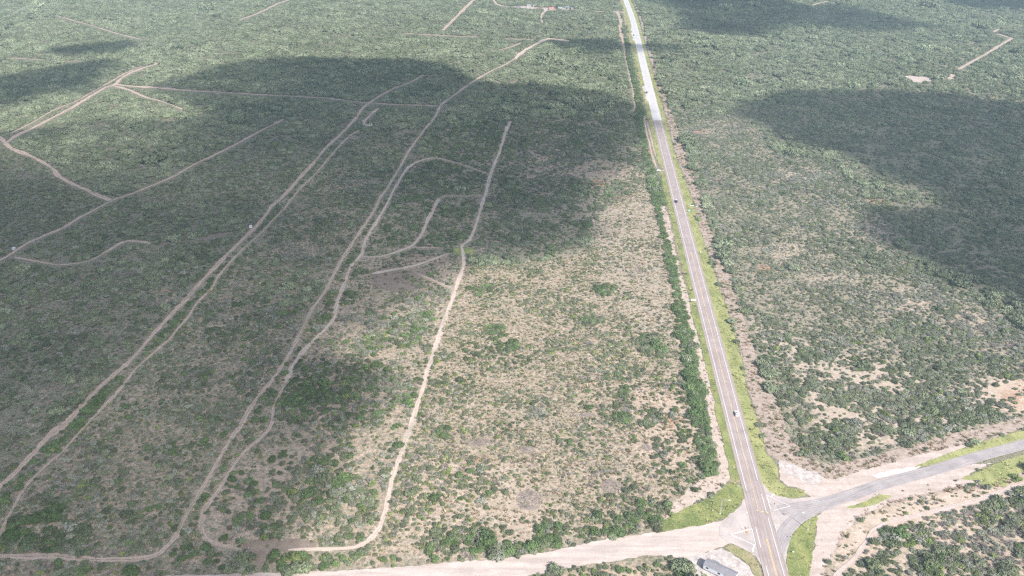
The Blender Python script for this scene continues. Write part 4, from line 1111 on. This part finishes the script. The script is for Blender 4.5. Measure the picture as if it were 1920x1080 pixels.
def gn_mass(name, x, y, sp, r_):
    me = bpy.data.meshes.new(name); n = len(x)
    me.vertices.add(n)
    co = np.zeros((n, 3), np.float32); co[:, 0] = x; co[:, 1] = y
    me.vertices.foreach_set("co", co.ravel())
    vi = np.zeros(n, np.int32)
    for s in var_of:
        m = sp == s
        vi[m] = NR.choice(var_of[s], int(m.sum()))
    a = me.attributes.new("kind_index", 'INT', 'POINT'); a.data.foreach_set("value", vi)
    sc = np.stack([r_, r_ * NR.uniform(.8, 1.2, n), r_ * NR.uniform(.85, 1.2, n)], 1).astype(np.float32)
    a = me.attributes.new("size3", 'FLOAT_VECTOR', 'POINT'); a.data.foreach_set("vector", sc.ravel())
    rot = np.zeros((n, 3), np.float32); rot[:, 2] = NR.uniform(0, 6.28, n)
    a = me.attributes.new("turn3", 'FLOAT_VECTOR', 'POINT'); a.data.foreach_set("vector", rot.ravel())
    ob = bpy.data.objects.new(name, me); col.objects.link(ob)
    ng = bpy.data.node_groups.new(name + "_nodes", 'GeometryNodeTree')
    ng.interface.new_socket("Geometry", in_out='INPUT', socket_type='NodeSocketGeometry')
    ng.interface.new_socket("Geometry", in_out='OUTPUT', socket_type='NodeSocketGeometry')
    nd = ng.nodes; gi = nd.new("NodeGroupInput"); go = nd.new("NodeGroupOutput")
    ip = nd.new("GeometryNodeInstanceOnPoints"); ci = nd.new("GeometryNodeCollectionInfo")
    ci.inputs["Collection"].default_value = protos
    ci.inputs["Separate Children"].default_value = True; ci.inputs["Reset Children"].default_value = True
    m2p = nd.new("GeometryNodeMeshToPoints")
    ng.links.new(gi.outputs[0], m2p.inputs[0]); ng.links.new(m2p.outputs[0], ip.inputs["Points"])
    ng.links.new(ci.outputs[0], ip.inputs["Instance"])
    ip.inputs["Pick Instance"].default_value = True
    for an, dt, sock in (("kind_index", 'INT', "Instance Index"), ("size3", 'FLOAT_VECTOR', "Scale"), ("turn3", 'FLOAT_VECTOR', "Rotation")):
        na = nd.new("GeometryNodeInputNamedAttribute"); na.data_type = dt; na.inputs[0].default_value = an
        if sock == "Rotation":
            er = nd.new("FunctionNodeEulerToRotation"); ng.links.new(na.outputs[0], er.inputs[0]); ng.links.new(er.outputs[0], ip.inputs[sock])
        else: ng.links.new(na.outputs[0], ip.inputs[sock])
    ng.links.new(ip.outputs[0], go.inputs[0])
    md = ob.modifiers.new("scatter", 'NODES'); md.node_group = ng
    return ob


tag(gn_mass("brush", X[rest], Y[rest], spec[rest], rad[rest]), kind="stuff", label="grey-green thorn brush covering the plain beyond the tracks")
tag(gn_mass("dry_weeds", sx, sy, ss, sr), kind="stuff", label="dry weeds and grass tufts on the field and the verges")
print("PLANTS", len(X), "small", len(sx), "individual", int(indiv.sum()))

# ------------------------------------------------------------------ piles of dead branches
for (u, v, a, b, lab) in PILES:
    g = G(u, v); r = random.Random(int(u)); mb = MB()
    for k in range(int(16 * a * b)):
        t = r.uniform(0, 6.283); q = math.sqrt(r.random())
        x, y = math.cos(t) * q * a, math.sin(t) * q * b
        h = 1.5 * (1 - q ** 2) * r.uniform(.15, 1) + .1
        an = r.uniform(0, 6.283); ln = r.uniform(.7, 2.2); el = r.uniform(-.35, .5)
        d = Vector((math.cos(an) * math.cos(el), math.sin(an) * math.cos(el), math.sin(el))) * ln / 2
        c = Vector((x, y, h)); A = c - d; B = c + d
        A.z = max(A.z, .03); B.z = max(B.z, .05)
        mb.tube(A, B, r.uniform(.035, .075), .02, 4)
    o = mb.build("brush_pile", M["twig"]); o.location = (g.x, g.y, 0)
    at = o.data.attributes.new("tint", 'FLOAT', 'POINT')
    at.data.foreach_set("value", np.random.default_rng(int(u)).uniform(0, 1, len(o.data.vertices)).astype(np.float32))
    tag(o, lab, "brush pile", "piles of cleared branches in the open field")

# ------------------------------------------------------------------ vehicles
def road_dir(pt):
    j = min(range(1, len(hwyD) - 1), key=lambda i: (hwyD[i] - pt).length)
    d = hwyD[j - 1] - hwyD[j + 1]
    return math.atan2(d.y, d.x), hwyD[j]


def vehicle(name, label, cat, loc, rz, paint_mat, kind="suv", group=None):
    e = empty(name, loc, rz); tag(e, label, cat, group)
    L = 4.8 if kind == "suv" else 5.7
    b = MB()
    if kind == "suv":
        b.profile([(-2.4, .38), (2.3, .38), (2.42, .62), (2.32, .92), (1.15, 1.06), (-2.3, 1.08), (-2.42, .75)], .95, .92)
        b.build("body", paint_mat, e, .05)
        c = MB(); c.profile([(-2.25, 1.07), (1.1, 1.05), (.35, 1.68), (-1.95, 1.72)], .88, .68); c.build("cabin", paint_mat, e, .04)
        w = MB()
        w.profile([(-1.98, 1.16), (.82, 1.14), (.30, 1.58), (-1.82, 1.60)], .885, .72); w.build("side_window", M["glass"], e)
        w = MB(); w.box((.78, 0, 1.37), (.05, 1.36, .62), M=Matrix.Translation((.78, 0, 1.37)) @ Matrix.Rotation(-.84, 4, 'Y') @ Matrix.Translation((-.78, 0, -1.37))); w.build("windscreen", M["glass"], e)
        w = MB(); w.box((-2.13, 0, 1.36), (.05, 1.30, .48), M=Matrix.Translation((-2.13, 0, 1.36)) @ Matrix.Rotation(.42, 4, 'Y') @ Matrix.Translation((2.13, 0, -1.36))); w.build("rear_window", M["glass"], e)
        w = MB(); w.box((-.55, 0, 1.735), (.9, .8, .03)); w.build("sunroof", M["glass"], e)
    else:
        b.profile([(-2.85, .5), (2.7, .5), (2.85, .75), (2.75, 1.08), (1.5, 1.18), (-2.8, 1.12)], .98, .95)
        b.build("body", paint_mat, e, .05)
        c = MB(); c.profile([(-.75, 1.13), (1.5, 1.15), (.85, 1.82), (-.55, 1.85)], .90, .72); c.build("cabin", paint_mat, e, .04)
        w = MB(); w.profile([(-.62, 1.24), (1.22, 1.24), (.78, 1.70), (-.48, 1.72)], .905, .76); w.build("side_window", M["glass"], e)
        w = MB(); w.box((1.23, 0, 1.50), (.05, 1.4, .68), M=Matrix.Translation((1.23, 0, 1.5)) @ Matrix.Rotation(-.76, 4, 'Y') @ Matrix.Translation((-1.23, 0, -1.5))); w.build("windscreen", M["glass"], e)
        w = MB(); w.box((-1.82, 0, 1.15), (1.9, 1.6, .08)); w.build("cargo_bed", M["white_paint"] if kind == "pickup_load" else M["dark_metal"], e)
        if kind == "pickup_load":
            w = MB(); w.box((-1.85, 0, 1.4), (1.6, 1.5, .42)); w.build("bed_cover", M["white_paint"], e, .05)
    hx = 2.41 if kind == "suv" else 2.82
    for sy in (-1, 1):
        q = MB(); q.box((hx, sy * .68, .80), (.08, .36, .18)); q.build("headlight", M["lamp_clear"], e)
        q = MB(); q.box((-hx, sy * .74, .86), (.08, .26, .22)); q.build("tail_light", M["lamp_red"], e)
        q = MB(); q.box((.85 if kind == "suv" else 1.25, sy * 1.02, 1.12), (.16, .14, .14)); q.build("mirror", paint_mat, e)
        for fx in (-1.45, 1.45) if kind == "suv" else (-1.75, 1.75):
            q = MB(); q.tube((fx, sy * .72, .36), (fx, sy * .97, .36), .37, k=18); wh = q.build("wheel", M["rubber"], e)
            q = MB(); q.tube((fx, sy * .968, .36), (fx, sy * .985, .36), .22, k=14); q.build("rim", M["steel"], wh)
    return e


def place_on_lane(u, v, off, toward):
    p = G(u, v); a, c = road_dir(p)
    d = Vector((math.cos(a), math.sin(a), 0)); nrm = Vector((d.y, -d.x, 0))
    q = c + nrm * off
    return (q.x, q.y, .28), a + (math.pi if toward else 0)


p, a = place_on_lane(1379, 775.5, 1.75, False)
vehicle("car", "white car with dark windows driving away in the right lane of the highway", "car", p, a, M["white_paint"])
p, a = place_on_lane(1267, 379.5, -1.75, True)
vehicle("pickup_truck", "dark pickup truck with a white load driving in the left lane of the highway", "pickup truck", p, a, M["black_paint"], "pickup_load")
p, a = place_on_lane(1209.5, 174.5, -5.0, True)
vehicle("car", "dark vehicle on the west shoulder of the highway beside the shaded bend", "car", p, a, M["black_paint"])
p, a = place_on_lane(1186, 66.5, -5.0, True)
vehicle("car", "small dark vehicle on the highway shoulder near the top of the photo", "car", p, a, M["black_paint"])
g = G(1233.5, 321)
vehicle("pickup_truck", "white pickup truck parked across the driveway west of the highway", "pickup truck", (g.x, g.y, .2), math.radians(-14), M["white_paint"], "pickup")

# ------------------------------------------------------------------ mobile home on the pad
A0 = G(1317.7, 1068.5)
dl = Vector((5.4, -3.85, 0)).normalized(); ang = math.atan2(dl.y, dl.x)
LEN, WID, HT, UP = 14.5, 4.5, 2.55, .65
dw = Vector((-dl.y, dl.x, 0))
ctr = A0 + dl * LEN / 2 + dw * WID / 2
mh = empty("mobile_home", (ctr.x, ctr.y, .17), ang)
tag(mh, "long white mobile home with a grey roof on the pale gravel pad by the junction", "mobile home")
b = MB(); b.box((0, 0, UP + HT / 2), (LEN, WID, HT)); b.build("wall", M["wall_white"], mh)
b = MB()
RZ = UP + HT
b.v = [Vector(p) for p in [(-LEN / 2 - .15, -WID / 2 - .18, RZ + .003), (LEN / 2 + .15, -WID / 2 - .18, RZ + .003), (LEN / 2 + .15, WID / 2 + .18, RZ + .003), (-LEN / 2 - .15, WID / 2 + .18, RZ + .003),
                           (-LEN / 2 - .15, .55, RZ + .62), (LEN / 2 + .15, .55, RZ + .62)]]
b.f = [(0, 3, 2, 1), (0, 1, 5, 4), (2, 3, 4, 5), (0, 4, 3), (1, 2, 5)]
rf = b.build("roof", M["roof_grey"], mh)
for x in (-2.6, 2.4):
    b = MB(); b.tube((x, .2, RZ + .3), (x, .2, RZ + .85), .1, k=8); b.build("vent_pipe", M["white_paint"], rf)
for x in (-5.3, .3, 5.2):
    b = MB(); b.box((x, -WID / 2 - .02, UP + 1.45), (1.25, .05, 1.05)); f = b.build("window", M["glass"], mh)
    b = MB()
    for (cx, cz, sx_, sz_) in ((x, UP + 2.0, 1.41, .08), (x, UP + .9, 1.41, .08), (x - .665, UP + 1.45, .08, 1.02), (x + .665, UP + 1.45, .08, 1.02)):
        b.box((cx, -WID / 2 - .03, cz), (sx_, .06, sz_))
    b.build("window_frame", M["white_paint"], f)
b = MB(); b.box((2.9, -WID / 2 - .02, UP + 1.05), (.95, .05, 2.05)); b.build("door", M["wall_cream"], mh)
for x in (-6.2, -3.1, 0, 3.1, 6.2):
    b = MB()
    for y in (-1.9, 1.9): b.box((x, y, UP / 2 - .02), (.45, .35, UP + .03))
    b.build("pier", M["concrete"], mh)
b = MB(); b.box((-LEN / 2 + 3.6, WID / 2 + .55, UP + 1.2), (3.6, 1.05, 2.2)); b.build("slide_out_room", M["roof_grey"], mh)


# ------------------------------------------------------------------ poles, lamps, signs
def street_light(u, v, height, armdir, label):
    g = G(u, v); e = empty("street_light", (g.x, g.y, 0)); tag(e, label, "street light", "street lights at the junction")
    b = MB(); b.tube((0, 0, 0), (0, 0, height), .19, .11, 10); b.build("pole", M["steel"], e)
    b = MB(); b.box((0, 0, .15), (.7, .7, .3)); b.build("base", M["concrete"], e)
    d = Vector(armdir).normalized()
    b = MB(); b.tube((0, 0, height - .3), d * 1.5 + Vector((0, 0, height + .45)), .06, .05, 6); b.tube(d * 1.5 + Vector((0, 0, height + .45)), d * 3.2 + Vector((0, 0, height + .55)), .05, .05, 6)
    ar = b.build("arm", M["steel"], e)
    b = MB(); q = d * 3.5 + Vector((0, 0, height + .52)); b.box(q, (.95, .42, .2), rz=math.atan2(d.y, d.x)); b.build("lamp_head", M["white_paint"], e, .04)
    return e


street_light(1349.9, 963.3, 8.8, (1, -.25, 0), "grey street light on the grass verge west of the highway, arm towards the road")
street_light(1514.6, 993.5, 8.5, (-.8, .5, 0), "grey street light on the grass verge in the curve east of the highway")


def utility_pole(u, v, height, armdir, label, arm=True, r=.15, mat="wood"):
    g = G(u, v); e = empty("utility_pole", (g.x, g.y, 0)); tag(e, label, "utility pole", "wooden utility poles along the roads")
    b = MB(); b.tube((0, 0, 0), (0, 0, height), r, r * .7, 8); b.build("pole", M[mat], e)
    d = Vector(armdir).normalized()
    if arm:
        b = MB(); b.box((0, 0, height - .5), (2.5, .14, .16), rz=math.atan2(d.y, d.x)); b.build("crossarm", M["wood"], e)
    for k in ((-1.1, .0, 1.1) if arm else (0,)):
        b = MB(); q = d * k + Vector((0, 0, height - (.42 if arm else 0))); b.tube(q, q + Vector((0, 0, .32)), .09, .07, 7); b.build("insulator", M["insulator"], e)
    return g, height


ra = (-.3, 1, 0)
W1 = [utility_pole(183.4, 1061, 8.3, (.75, .66, 0), "pale leaning-shadow utility pole by the track in the lower left corner"),
      utility_pole(469, 1056, 8.6, (.2, 1, 0), "utility pole beside the muddy clearing at the bottom, left of the loop track"),
      utility_pole(897.5, 1022, 7.6, (.2, 1, 0), "utility pole in the green brush belt at the bottom middle"),
      utility_pole(1249, 969, 8.4, (.5, 1, 0), "utility pole with white insulators beside the grass west of the junction")]
W2 = [utility_pole(1453.5, 848, 6.6, (1, .2, 0), "bare wooden pole on the cleared strip right above the junction", False, .12),
      utility_pole(1561, 889, 8.4, (.2, 1, 0), "slender utility pole nearest the grey caliche patch", False, .12),
      utility_pole(1651.5, 869.5, 7.6, (.2, 1, 0), "slender utility pole above the white caliche streak", False, .12),
      utility_pole(1832, 817.5, 7.6, (.2, 1, 0), "slender utility pole nearest the right edge of the photo", False, .12)]
utility_pole(1333.7, 958, 6.4, (1, 0, 0), "short dark pole on the grass just left of the street light", False, .10, "dark_metal")


def wire(pts, label, offs):
    b = MB()
    for off in offs:
        for (g1, h1), (g2, h2) in zip(pts[:-1], pts[1:]):
            d = (g2 - g1).normalized(); n = Vector((-d.y, d.x, 0)) * off
            P = []
            for t in range(13):
                s = t / 12; q = g1.lerp(g2, s) + n; q.z = (h1 - .15) * (1 - s) + (h2 - .15) * s - 4 * 1.6 * s * (1 - s); P.append(q)
            for p_, q_ in zip(P[:-1], P[1:]): b.tube(p_, q_, .012, k=3)
    o = b.build("power_line", M["steel"]); tag(o, label, "power line")


w0 = (G(-160, 1066), 8.3)
wire([w0] + W1, "thin power line running between the poles along the dirt road", (-1.0, 1.0))
wire(W2 + [(G(2050, 770), 7.6)], "thin power line running between the poles beside the side road", (0.0,))


def sign(u, v, label, w, h, z, mat, facing, posts=1, name="road_sign", octagon=False, cat="sign", group=None):
    g = G(u, v); e = empty(name, (g.x, g.y, 0), facing); tag(e, label, cat, group)
    b = MB()
    for px_ in ([0] if posts == 1 else [-w * .35, w * .35]): b.tube((px_, .05, 0), (px_, .05, z + h / 2), .05, k=6)
    b.build("post", M["steel"], e)
    b = MB()
    if octagon:
        n = 8; b.v = []
        for yy in (-.02, .02):
            for k in range(n):
                t = math.pi / 8 + k * math.pi / 4; b.v.append(Vector((math.cos(t) * w / 2, yy - .03, z + math.sin(t) * w / 2)))
        b.f = [list(range(n)), list(range(2 * n - 1, n - 1, -1))] + [[k, (k + 1) % n, n + (k + 1) % n, n + k] for k in range(n)]
    else: b.box((0, -.03, z), (w, .04, h))
    b.build("panel", M[mat], e)
    return e


sign(1300, 568, "wide white guide sign on posts beside the west edge of the highway", 3.3, 1.5, 2.4, "white_paint", math.radians(3), 2)
e = sign(1396.6, 996.5, "stop sign on the painted triangle west of the highway", .9, .9, 2.1, "sign_red", math.radians(-70), octagon=True)
e = sign(1451, 950.5, "stop sign on the painted triangle east of the highway", .9, .9, 2.1, "sign_red", math.radians(110), octagon=True)
for (u, v, lab, w, h, z, mat, f) in [
    (1401.6, 993.5, "narrow dark marker post beside the west stop sign", .3, .5, 1.8, "dark_metal", 0),
    (1481, 1010.5, "dark little sign on the grass edge in the curve east of the highway", .5, .6, 1.6, "dark_metal", .3),
    (1486.8, 1037.5, "small white sign on the grass at the bottom, east of the highway", .8, .6, 1.0, "white_paint", 0),
    (1383.2, 914.8, "small pale blue sign on the grass west of the highway above the junction", .7, .5, 1.2, "sign_blue", 0),
    (1313.5, 475.5, "small white sign on the east verge of the highway", .9, .7, 1.3, "white_paint", 0),
    (1292, 398, "pale teal sign on the east verge of the highway below the white culvert end", 1.7, 1.3, 1.6, "teal", .1),
    (1331.8, 744, "tiny white marker on the bare ground west of the white car", .9, .7, .6, "white_paint", 0),
    (1646.5, 931, "dark little sign on the grass island south of the side road", .5, .5, 1.5, "dark_metal", .2),
    (1279, 267, "tiny white marker beside the highway verge near the dead shrubs", .5, .7, .9, "white_paint", 0)]:
    sign(u, v, lab, w, h, z, mat, f)
# concrete culvert end and white rails on the east verge
g = G(1297, 386.5)
e = empty("culvert_headwall", (g.x, g.y, 0), math.radians(-12)); tag(e, "low white concrete culvert headwall on the east verge", "culvert")
b = MB(); b.box((0, 0, .35), (3.4, .5, .7)); b.build("wall", M["concrete"], e)
b = MB(); b.box((4.2, -1.2, .3), (2.4, .4, .6), rz=-.3); b.build("wing_wall", M["concrete"], e)
b = MB(); b.box((0, 0, .78), (3.6, .7, .16)); b.build("cap", M["white_paint"], e)


def blind(u, v, w, d, h, up, rz, label):
    g = G(u, v); e = empty("hunting_blind", (g.x, g.y, 0), rz); tag(e, label, "hunting blind")
    b = MB(); b.box((0, 0, up + h / 2), (w, d, h)); b.build("box", M["white_paint"], e)
    b = MB(); b.box((0, 0, up + h + .05), (w + .25, d + .25, .1)); b.box((.1, .05, up + h + .13), (w * .45, d * .4, .06)); b.build("roof", M["white_paint"], e)
    b = MB()
    for sx_ in (-1, 1):
        for sy_ in (-1, 1): b.tube((sx_ * w * .5, sy_ * d * .5, 0), (sx_ * w * .42, sy_ * d * .42, up), .07, k=5)
    b.build("stand", M["wood"], e)
    b = MB(); b.box((0, -d / 2 - .01, up + h * .62), (w * .55, .05, .35)); b.build("window", M["glass"], e)
    b = MB(); b.box((w / 2 + .01, 0, up + h * .62), (.05, d * .5, .35)); b.build("window", M["glass"], e)


blind(470.5, 428, 1.9, 1.9, 1.9, .5, .12, "white box hunting blind beside the sandy track, left of the upper middle")
blind(26.5, 469, 1.9, 1.5, 1.3, .7, -.1, "small white hunting blind at the track corner near the left edge")
for (u, v, lab) in [(693.6, 233.6, "left one of two short white posts at the end of the hooked track"), (696.6, 233.4, "right one of two short white posts at the end of the hooked track")]:
    g = G(u, v); b = MB(); b.tube((0, 0, 0), (0, 0, 1.9), .28, .24, 8); b.tube((0, 0, 1.9), (0, 0, 2.05), .30, .1, 8); o = b.build("gate_post", M["white_paint"]); o.location = (g.x, g.y, 0); tag(o, lab, "post")
for i, (u, v) in enumerate([(688.5, 236.6), (692, 236.2), (695.5, 235.6), (698, 234.6)]):
    g = G(u, v); bm = bmesh.new(); bmesh.ops.create_icosphere(bm, subdivisions=2, radius=.75)
    r = random.Random(i)
    for v_ in bm.verts: v_.co *= r.uniform(.8, 1.15); v_.co.z = max(v_.co.z * .6, -.1)
    me = bpy.data.meshes.new("boulder"); bm.to_mesh(me); bm.free(); me.materials.append(M["concrete"])
    o = bpy.data.objects.new("boulder", me); o.location = (g.x, g.y, .2); o.scale = (1.6, 1.1, 1); col.objects.link(o)
    tag(o, "pale boulder in the row closing the hooked track", "boulder", "pale boulders closing the hooked track")
g = G(1324.5, 1083); b = MB(); b.tube((0, 0, 0), (0, 0, 3.2), .12, .1, 7); b.box((0, 0, 3.25), (.3, .3, .12)); o = b.build("service_post", M["wall_cream"]); o.location = (g.x, g.y, 0)
tag(o, "pale wooden post standing in front of the mobile home", "post")

# ------------------------------------------------------------------ farm at the far end
def building(u, v, w, d, h, rz, wall, roof, label, name="farm_house", ridge=1.6, wins=3):
    g = G(u, v); e = empty(name, (g.x, g.y, 0), rz); tag(e, label, "house" if "house" in name else "shed")
    b = MB(); b.box((0, 0, h / 2), (w, d, h)); b.build("wall", M[wall], e)
    b = MB(); o_ = .4
    b.v = [Vector(p) for p in [(-w / 2 - o_, -d / 2 - o_, h + .003), (w / 2 + o_, -d / 2 - o_, h + .003), (w / 2 + o_, d / 2 + o_, h + .003), (-w / 2 - o_, d / 2 + o_, h + .003), (-w / 2 - o_, 0, h + ridge), (w / 2 + o_, 0, h + ridge)]]
    b.f = [(0, 3, 2, 1), (0, 1, 5, 4), (2, 3, 4, 5), (0, 4, 3), (1, 2, 5)]; b.build("roof", M[roof], e)
    for k in range(wins):
        x = -w / 2 + w * (k + .7) / (wins + .6)
        b = MB(); b.box((x, -d / 2 - .02, h * .55), (1.1, .06, 1.0)); b.build("window", M["glass"], e)
    b = MB(); b.box((w * .42, -d / 2 - .02, 1.05), (1.0, .06, 2.1)); b.build("door", M["wood"], e)


building(1034, 18, 10.5, 9, 3, .1, "wall_cream", "roof_red", "farm house with a red roof beside the white yard at the top")
building(1040, 21, 5, 5, 2.4, -.3, "wall_cream", "roof_red", "small red-roofed shed just below the red-roofed house", "farm_shed", 1.0, 1)
building(1049.5, 17, 8, 8, 3, .3, "wall_cream", "roof_pale", "pale-roofed shed just right of the red-roofed house", "farm_shed", 1.2, 2)
building(1057, 18.5, 6, 7, 2.8, -.2, "wall_pale", "roof_pale", "white shed in the middle of the farm row", "farm_shed", 1.0, 1)
building(1064, 16, 10, 9, 3, 0, "wall_pale", "roof_violet", "slate-roofed farm house right of the white shed", "farm_house", 1.8, 3)
building(1073, 17.5, 5, 5, 2.6, 0, "wall_cream", "roof_violet", "little slate-roofed shed at the right end of the farm row", "farm_shed", 1.0, 1)
building(972, 14.5, 7.5, 3, 2.6, 0, "roof_violet", "roof_violet", "dark blue long shed beside the far track at the top", "farm_shed", .4, 0)
building(992, 11.5, 9, 3.5, 2.5, .03, "wall_pale", "roof_pale", "left long white shed above the far track", "farm_shed", .7, 2)
building(1002, 12, 6, 3.5, 2.5, .03, "wall_pale", "roof_pale", "right short white shed above the far track", "farm_shed", .7, 1)

# ------------------------------------------------------------------ clouds above and behind the camera, whose shade falls on the plain
cm = bpy.data.materials.new("cloud_vapour"); cm.use_nodes = True; nt = cm.node_tree; nt.nodes.clear()
oo = nt.nodes.new("ShaderNodeOutputMaterial"); pv = nt.nodes.new("ShaderNodeVolumePrincipled")
pv.inputs["Color"].default_value = (1, 1, 1, 1); pv.inputs["Density"].default_value = CLOUD_SIGMA; pv.inputs["Anisotropy"].default_value = 0.3
nt.links.new(pv.outputs[0], oo.inputs["Volume"])

# each: shade outline in photo pixels, optical depth, softness (m)
CL = [
    ([(300, 160), (360, 140), (430, 120), (520, 112), (640, 108), (760, 113), (850, 126), (872, 148), (930, 160), (1060, 165), (1130, 178), (1190, 196), (1228, 188), (1240, 205), (1243, 232), (1222, 250), (1200, 290), (1165, 340), (1135, 380), (1132, 430), (1080, 478), (1000, 492), (900, 496), (850, 528), (760, 595), (690, 625), (655, 668), (690, 700), (715, 745), (680, 795), (645, 840), (635, 890), (600, 940), (560, 985), (530, 1050), (520, 1300), (-500, 1500), (-900, 500), (-400, 230), (0, 245), (120, 235), (220, 222), (330, 225), (400, 215), (345, 200), (300, 182)], 1.62, 16),
    ([(1378, 214), (1450, 194), (1510, 174), (1640, 168), (1760, 172), (1850, 182), (1920, 190), (2200, 205), (2400, 420), (2150, 660), (1990, 620), (1900, 585), (1820, 552), (1760, 530), (1700, 482), (1660, 450), (1640, 412), (1665, 396), (1730, 398), (1790, 388), (1740, 362), (1690, 345), (1640, 322), (1560, 288), (1480, 268), (1430, 240)], 1.75, 14),
    ([(1250, 2), (1390, -22), (1480, 2), (1570, 24), (1690, 34), (1790, 56), (1640, 62), (1500, 56), (1430, 70), (1340, 68), (1275, 52)], 1.7, 34),
    ([(1730, -6), (1800, -20), (2100, -30), (2150, 28), (1920, 22), (1830, 18)], 1.8, 16),
    ([(1000, 82), (1040, 76), (1110, 76), (1180, 82), (1235, 84), (1300, 92), (1290, 98), (1200, 99), (1130, 103), (1070, 98)], 1.5, 10),
    ([(85, 102), (130, 90), (200, 84), (265, 80), (275, 88), (230, 98), (160, 106), (120, 108)], 1.8, 10),
    ([(-150, 150), (0, 142), (80, 132), (160, 118), (228, 114), (240, 124), (205, 148), (170, 172), (80, 182), (0, 205), (-150, 220)], 1.6, 16),
    ([(1520, 8), (1600, 16), (1660, 30), (1600, 34), (1540, 24)], 1.3, 14),
    ([(1180, -20), (1330, -20), (1360, 0), (1320, 22), (1250, 12), (1200, 0)], 1.0, 20),
]


def edge_dist(px, py, P):
    d = np.full(px.shape, 1e9); n = len(P)
    for i in range(n):
        ax, ay = P[i]; bx, by = P[(i + 1) % n]
        L2 = (bx - ax) ** 2 + (by - ay) ** 2 + 1e-9
        t = np.clip(((px - ax) * (bx - ax) + (py - ay) * (by - ay)) / L2, 0, 1)
        d = np.minimum(d, np.hypot(px - ax - t * (bx - ax), py - ay - t * (by - ay)))
    return d


for ci_, (poly, tau, soft) in enumerate(CL):
    cz = CLOUD_Z + 45 * ci_
    P = [(G(u, max(v, -60)).x, G(u, max(v, -60)).y) for u, v in poly]
    x0, x1 = min(p[0] for p in P), max(p[0] for p in P); y0, y1 = min(p[1] for p in P), max(p[1] for p in P)
    x0 = max(x0, -2200); x1 = min(x1, 2200); st = 9.0 if ci_ not in (0,) else 10.0
    xs = np.arange(x0 - 50, x1 + 50, st); ys = np.arange(y0 - 50, y1 + 50, st)
    CX, CY = np.meshgrid(xs, ys)
    wx = (fbm(CX, CY, 60, 70 + ci_) - .5) * 46; wy = (fbm(CX, CY, 60, 90 + ci_) - .5) * 46
    inside = pip(CX + wx, CY + wy, P); d = edge_dist(CX + wx, CY + wy, P) * np.where(inside, 1, -1)
    t = np.clip((d + soft * .4) / (soft * 1.8), 0, 1); t = t * t * (3 - 2 * t)
    T = tau * t * (.55 + .9 * fbm(CX, CY, 110, 110 + ci_))
    if ci_ == 0:   # thinner towards the near left, thicker in the middle
        u_, v_, _z = proj(CX, CY)
        T *= np.interp(v_, [0, 250, 480, 700, 1100], [1.10, 1.06, 1.0, .92, .82])
        T *= 1 - .62 * np.clip((520 - u_) / 260, 0, 1) * np.clip((420 - v_) / 140, 0, 1) * np.clip((fbm(CX, CY, 190, 333) - .34) * 4.5, 0, 1)
    thick = T / CLOUD_SIGMA * math.sin(SUN_EL)
    thick[0, :] = thick[-1, :] = 0; thick[:, 0] = thick[:, -1] = 0
    on = thick > .05
    ny_, nx_ = CX.shape
    cell = on[:-1, :-1] | on[1:, :-1] | on[:-1, 1:] | on[1:, 1:]
    used = np.zeros(CX.shape, bool)
    used[:-1, :-1] |= cell; used[1:, :-1] |= cell; used[:-1, 1:] |= cell; used[1:, 1:] |= cell
    border = used & ~on
    sh = SUN_DIR / SUN_DIR.z * cz
    idt = -np.ones(CX.shape, int); idb = -np.ones(CX.shape, int)
    V = []
    for j, i in zip(*np.where(used)):
        th = max(thick[j, i], 0) if on[j, i] else 0.0
        x, y = CX[j, i] + sh.x, CY[j, i] + sh.y
        if th == 0:
            idt[j, i] = idb[j, i] = len(V); V.append((x, y, cz))
        else:
            idt[j, i] = len(V); V.append((x, y, cz + th * .7)); idb[j, i] = len(V); V.append((x, y, cz - th * .3))
    Fc = []
    for j, i in zip(*np.where(cell)):
        q = [(j, i), (j, i + 1), (j + 1, i + 1), (j + 1, i)]
        top = [idt[a] for a in q]; bot = [idb[a] for a in q]
        Fc.append([int(k) for k in top]); Fc.append([int(k) for k in reversed(bot)])
    o = mesh_obj("cloud", V, Fc, cm)
    tag(o, kind="structure")

# ------------------------------------------------------------------ haze
hm = bpy.data.materials.new("haze_air"); hm.use_nodes = True; nt = hm.node_tree; nt.nodes.clear()
oo = nt.nodes.new("ShaderNodeOutputMaterial"); pv = nt.nodes.new("ShaderNodeVolumePrincipled")
pv.inputs["Color"].default_value = (0.66, 0.86, 1.0, 1); pv.inputs["Density"].default_value = HAZE_DENSITY; pv.inputs["Anisotropy"].default_value = 0.0
nt.links.new(pv.outputs[0], oo.inputs["Volume"])
b = MB(); b.box((0, 10000, 150), (70000, 62000, 302)); o = b.build("haze", hm); tag(o, kind="stuff", label="thin pale haze over the plain")
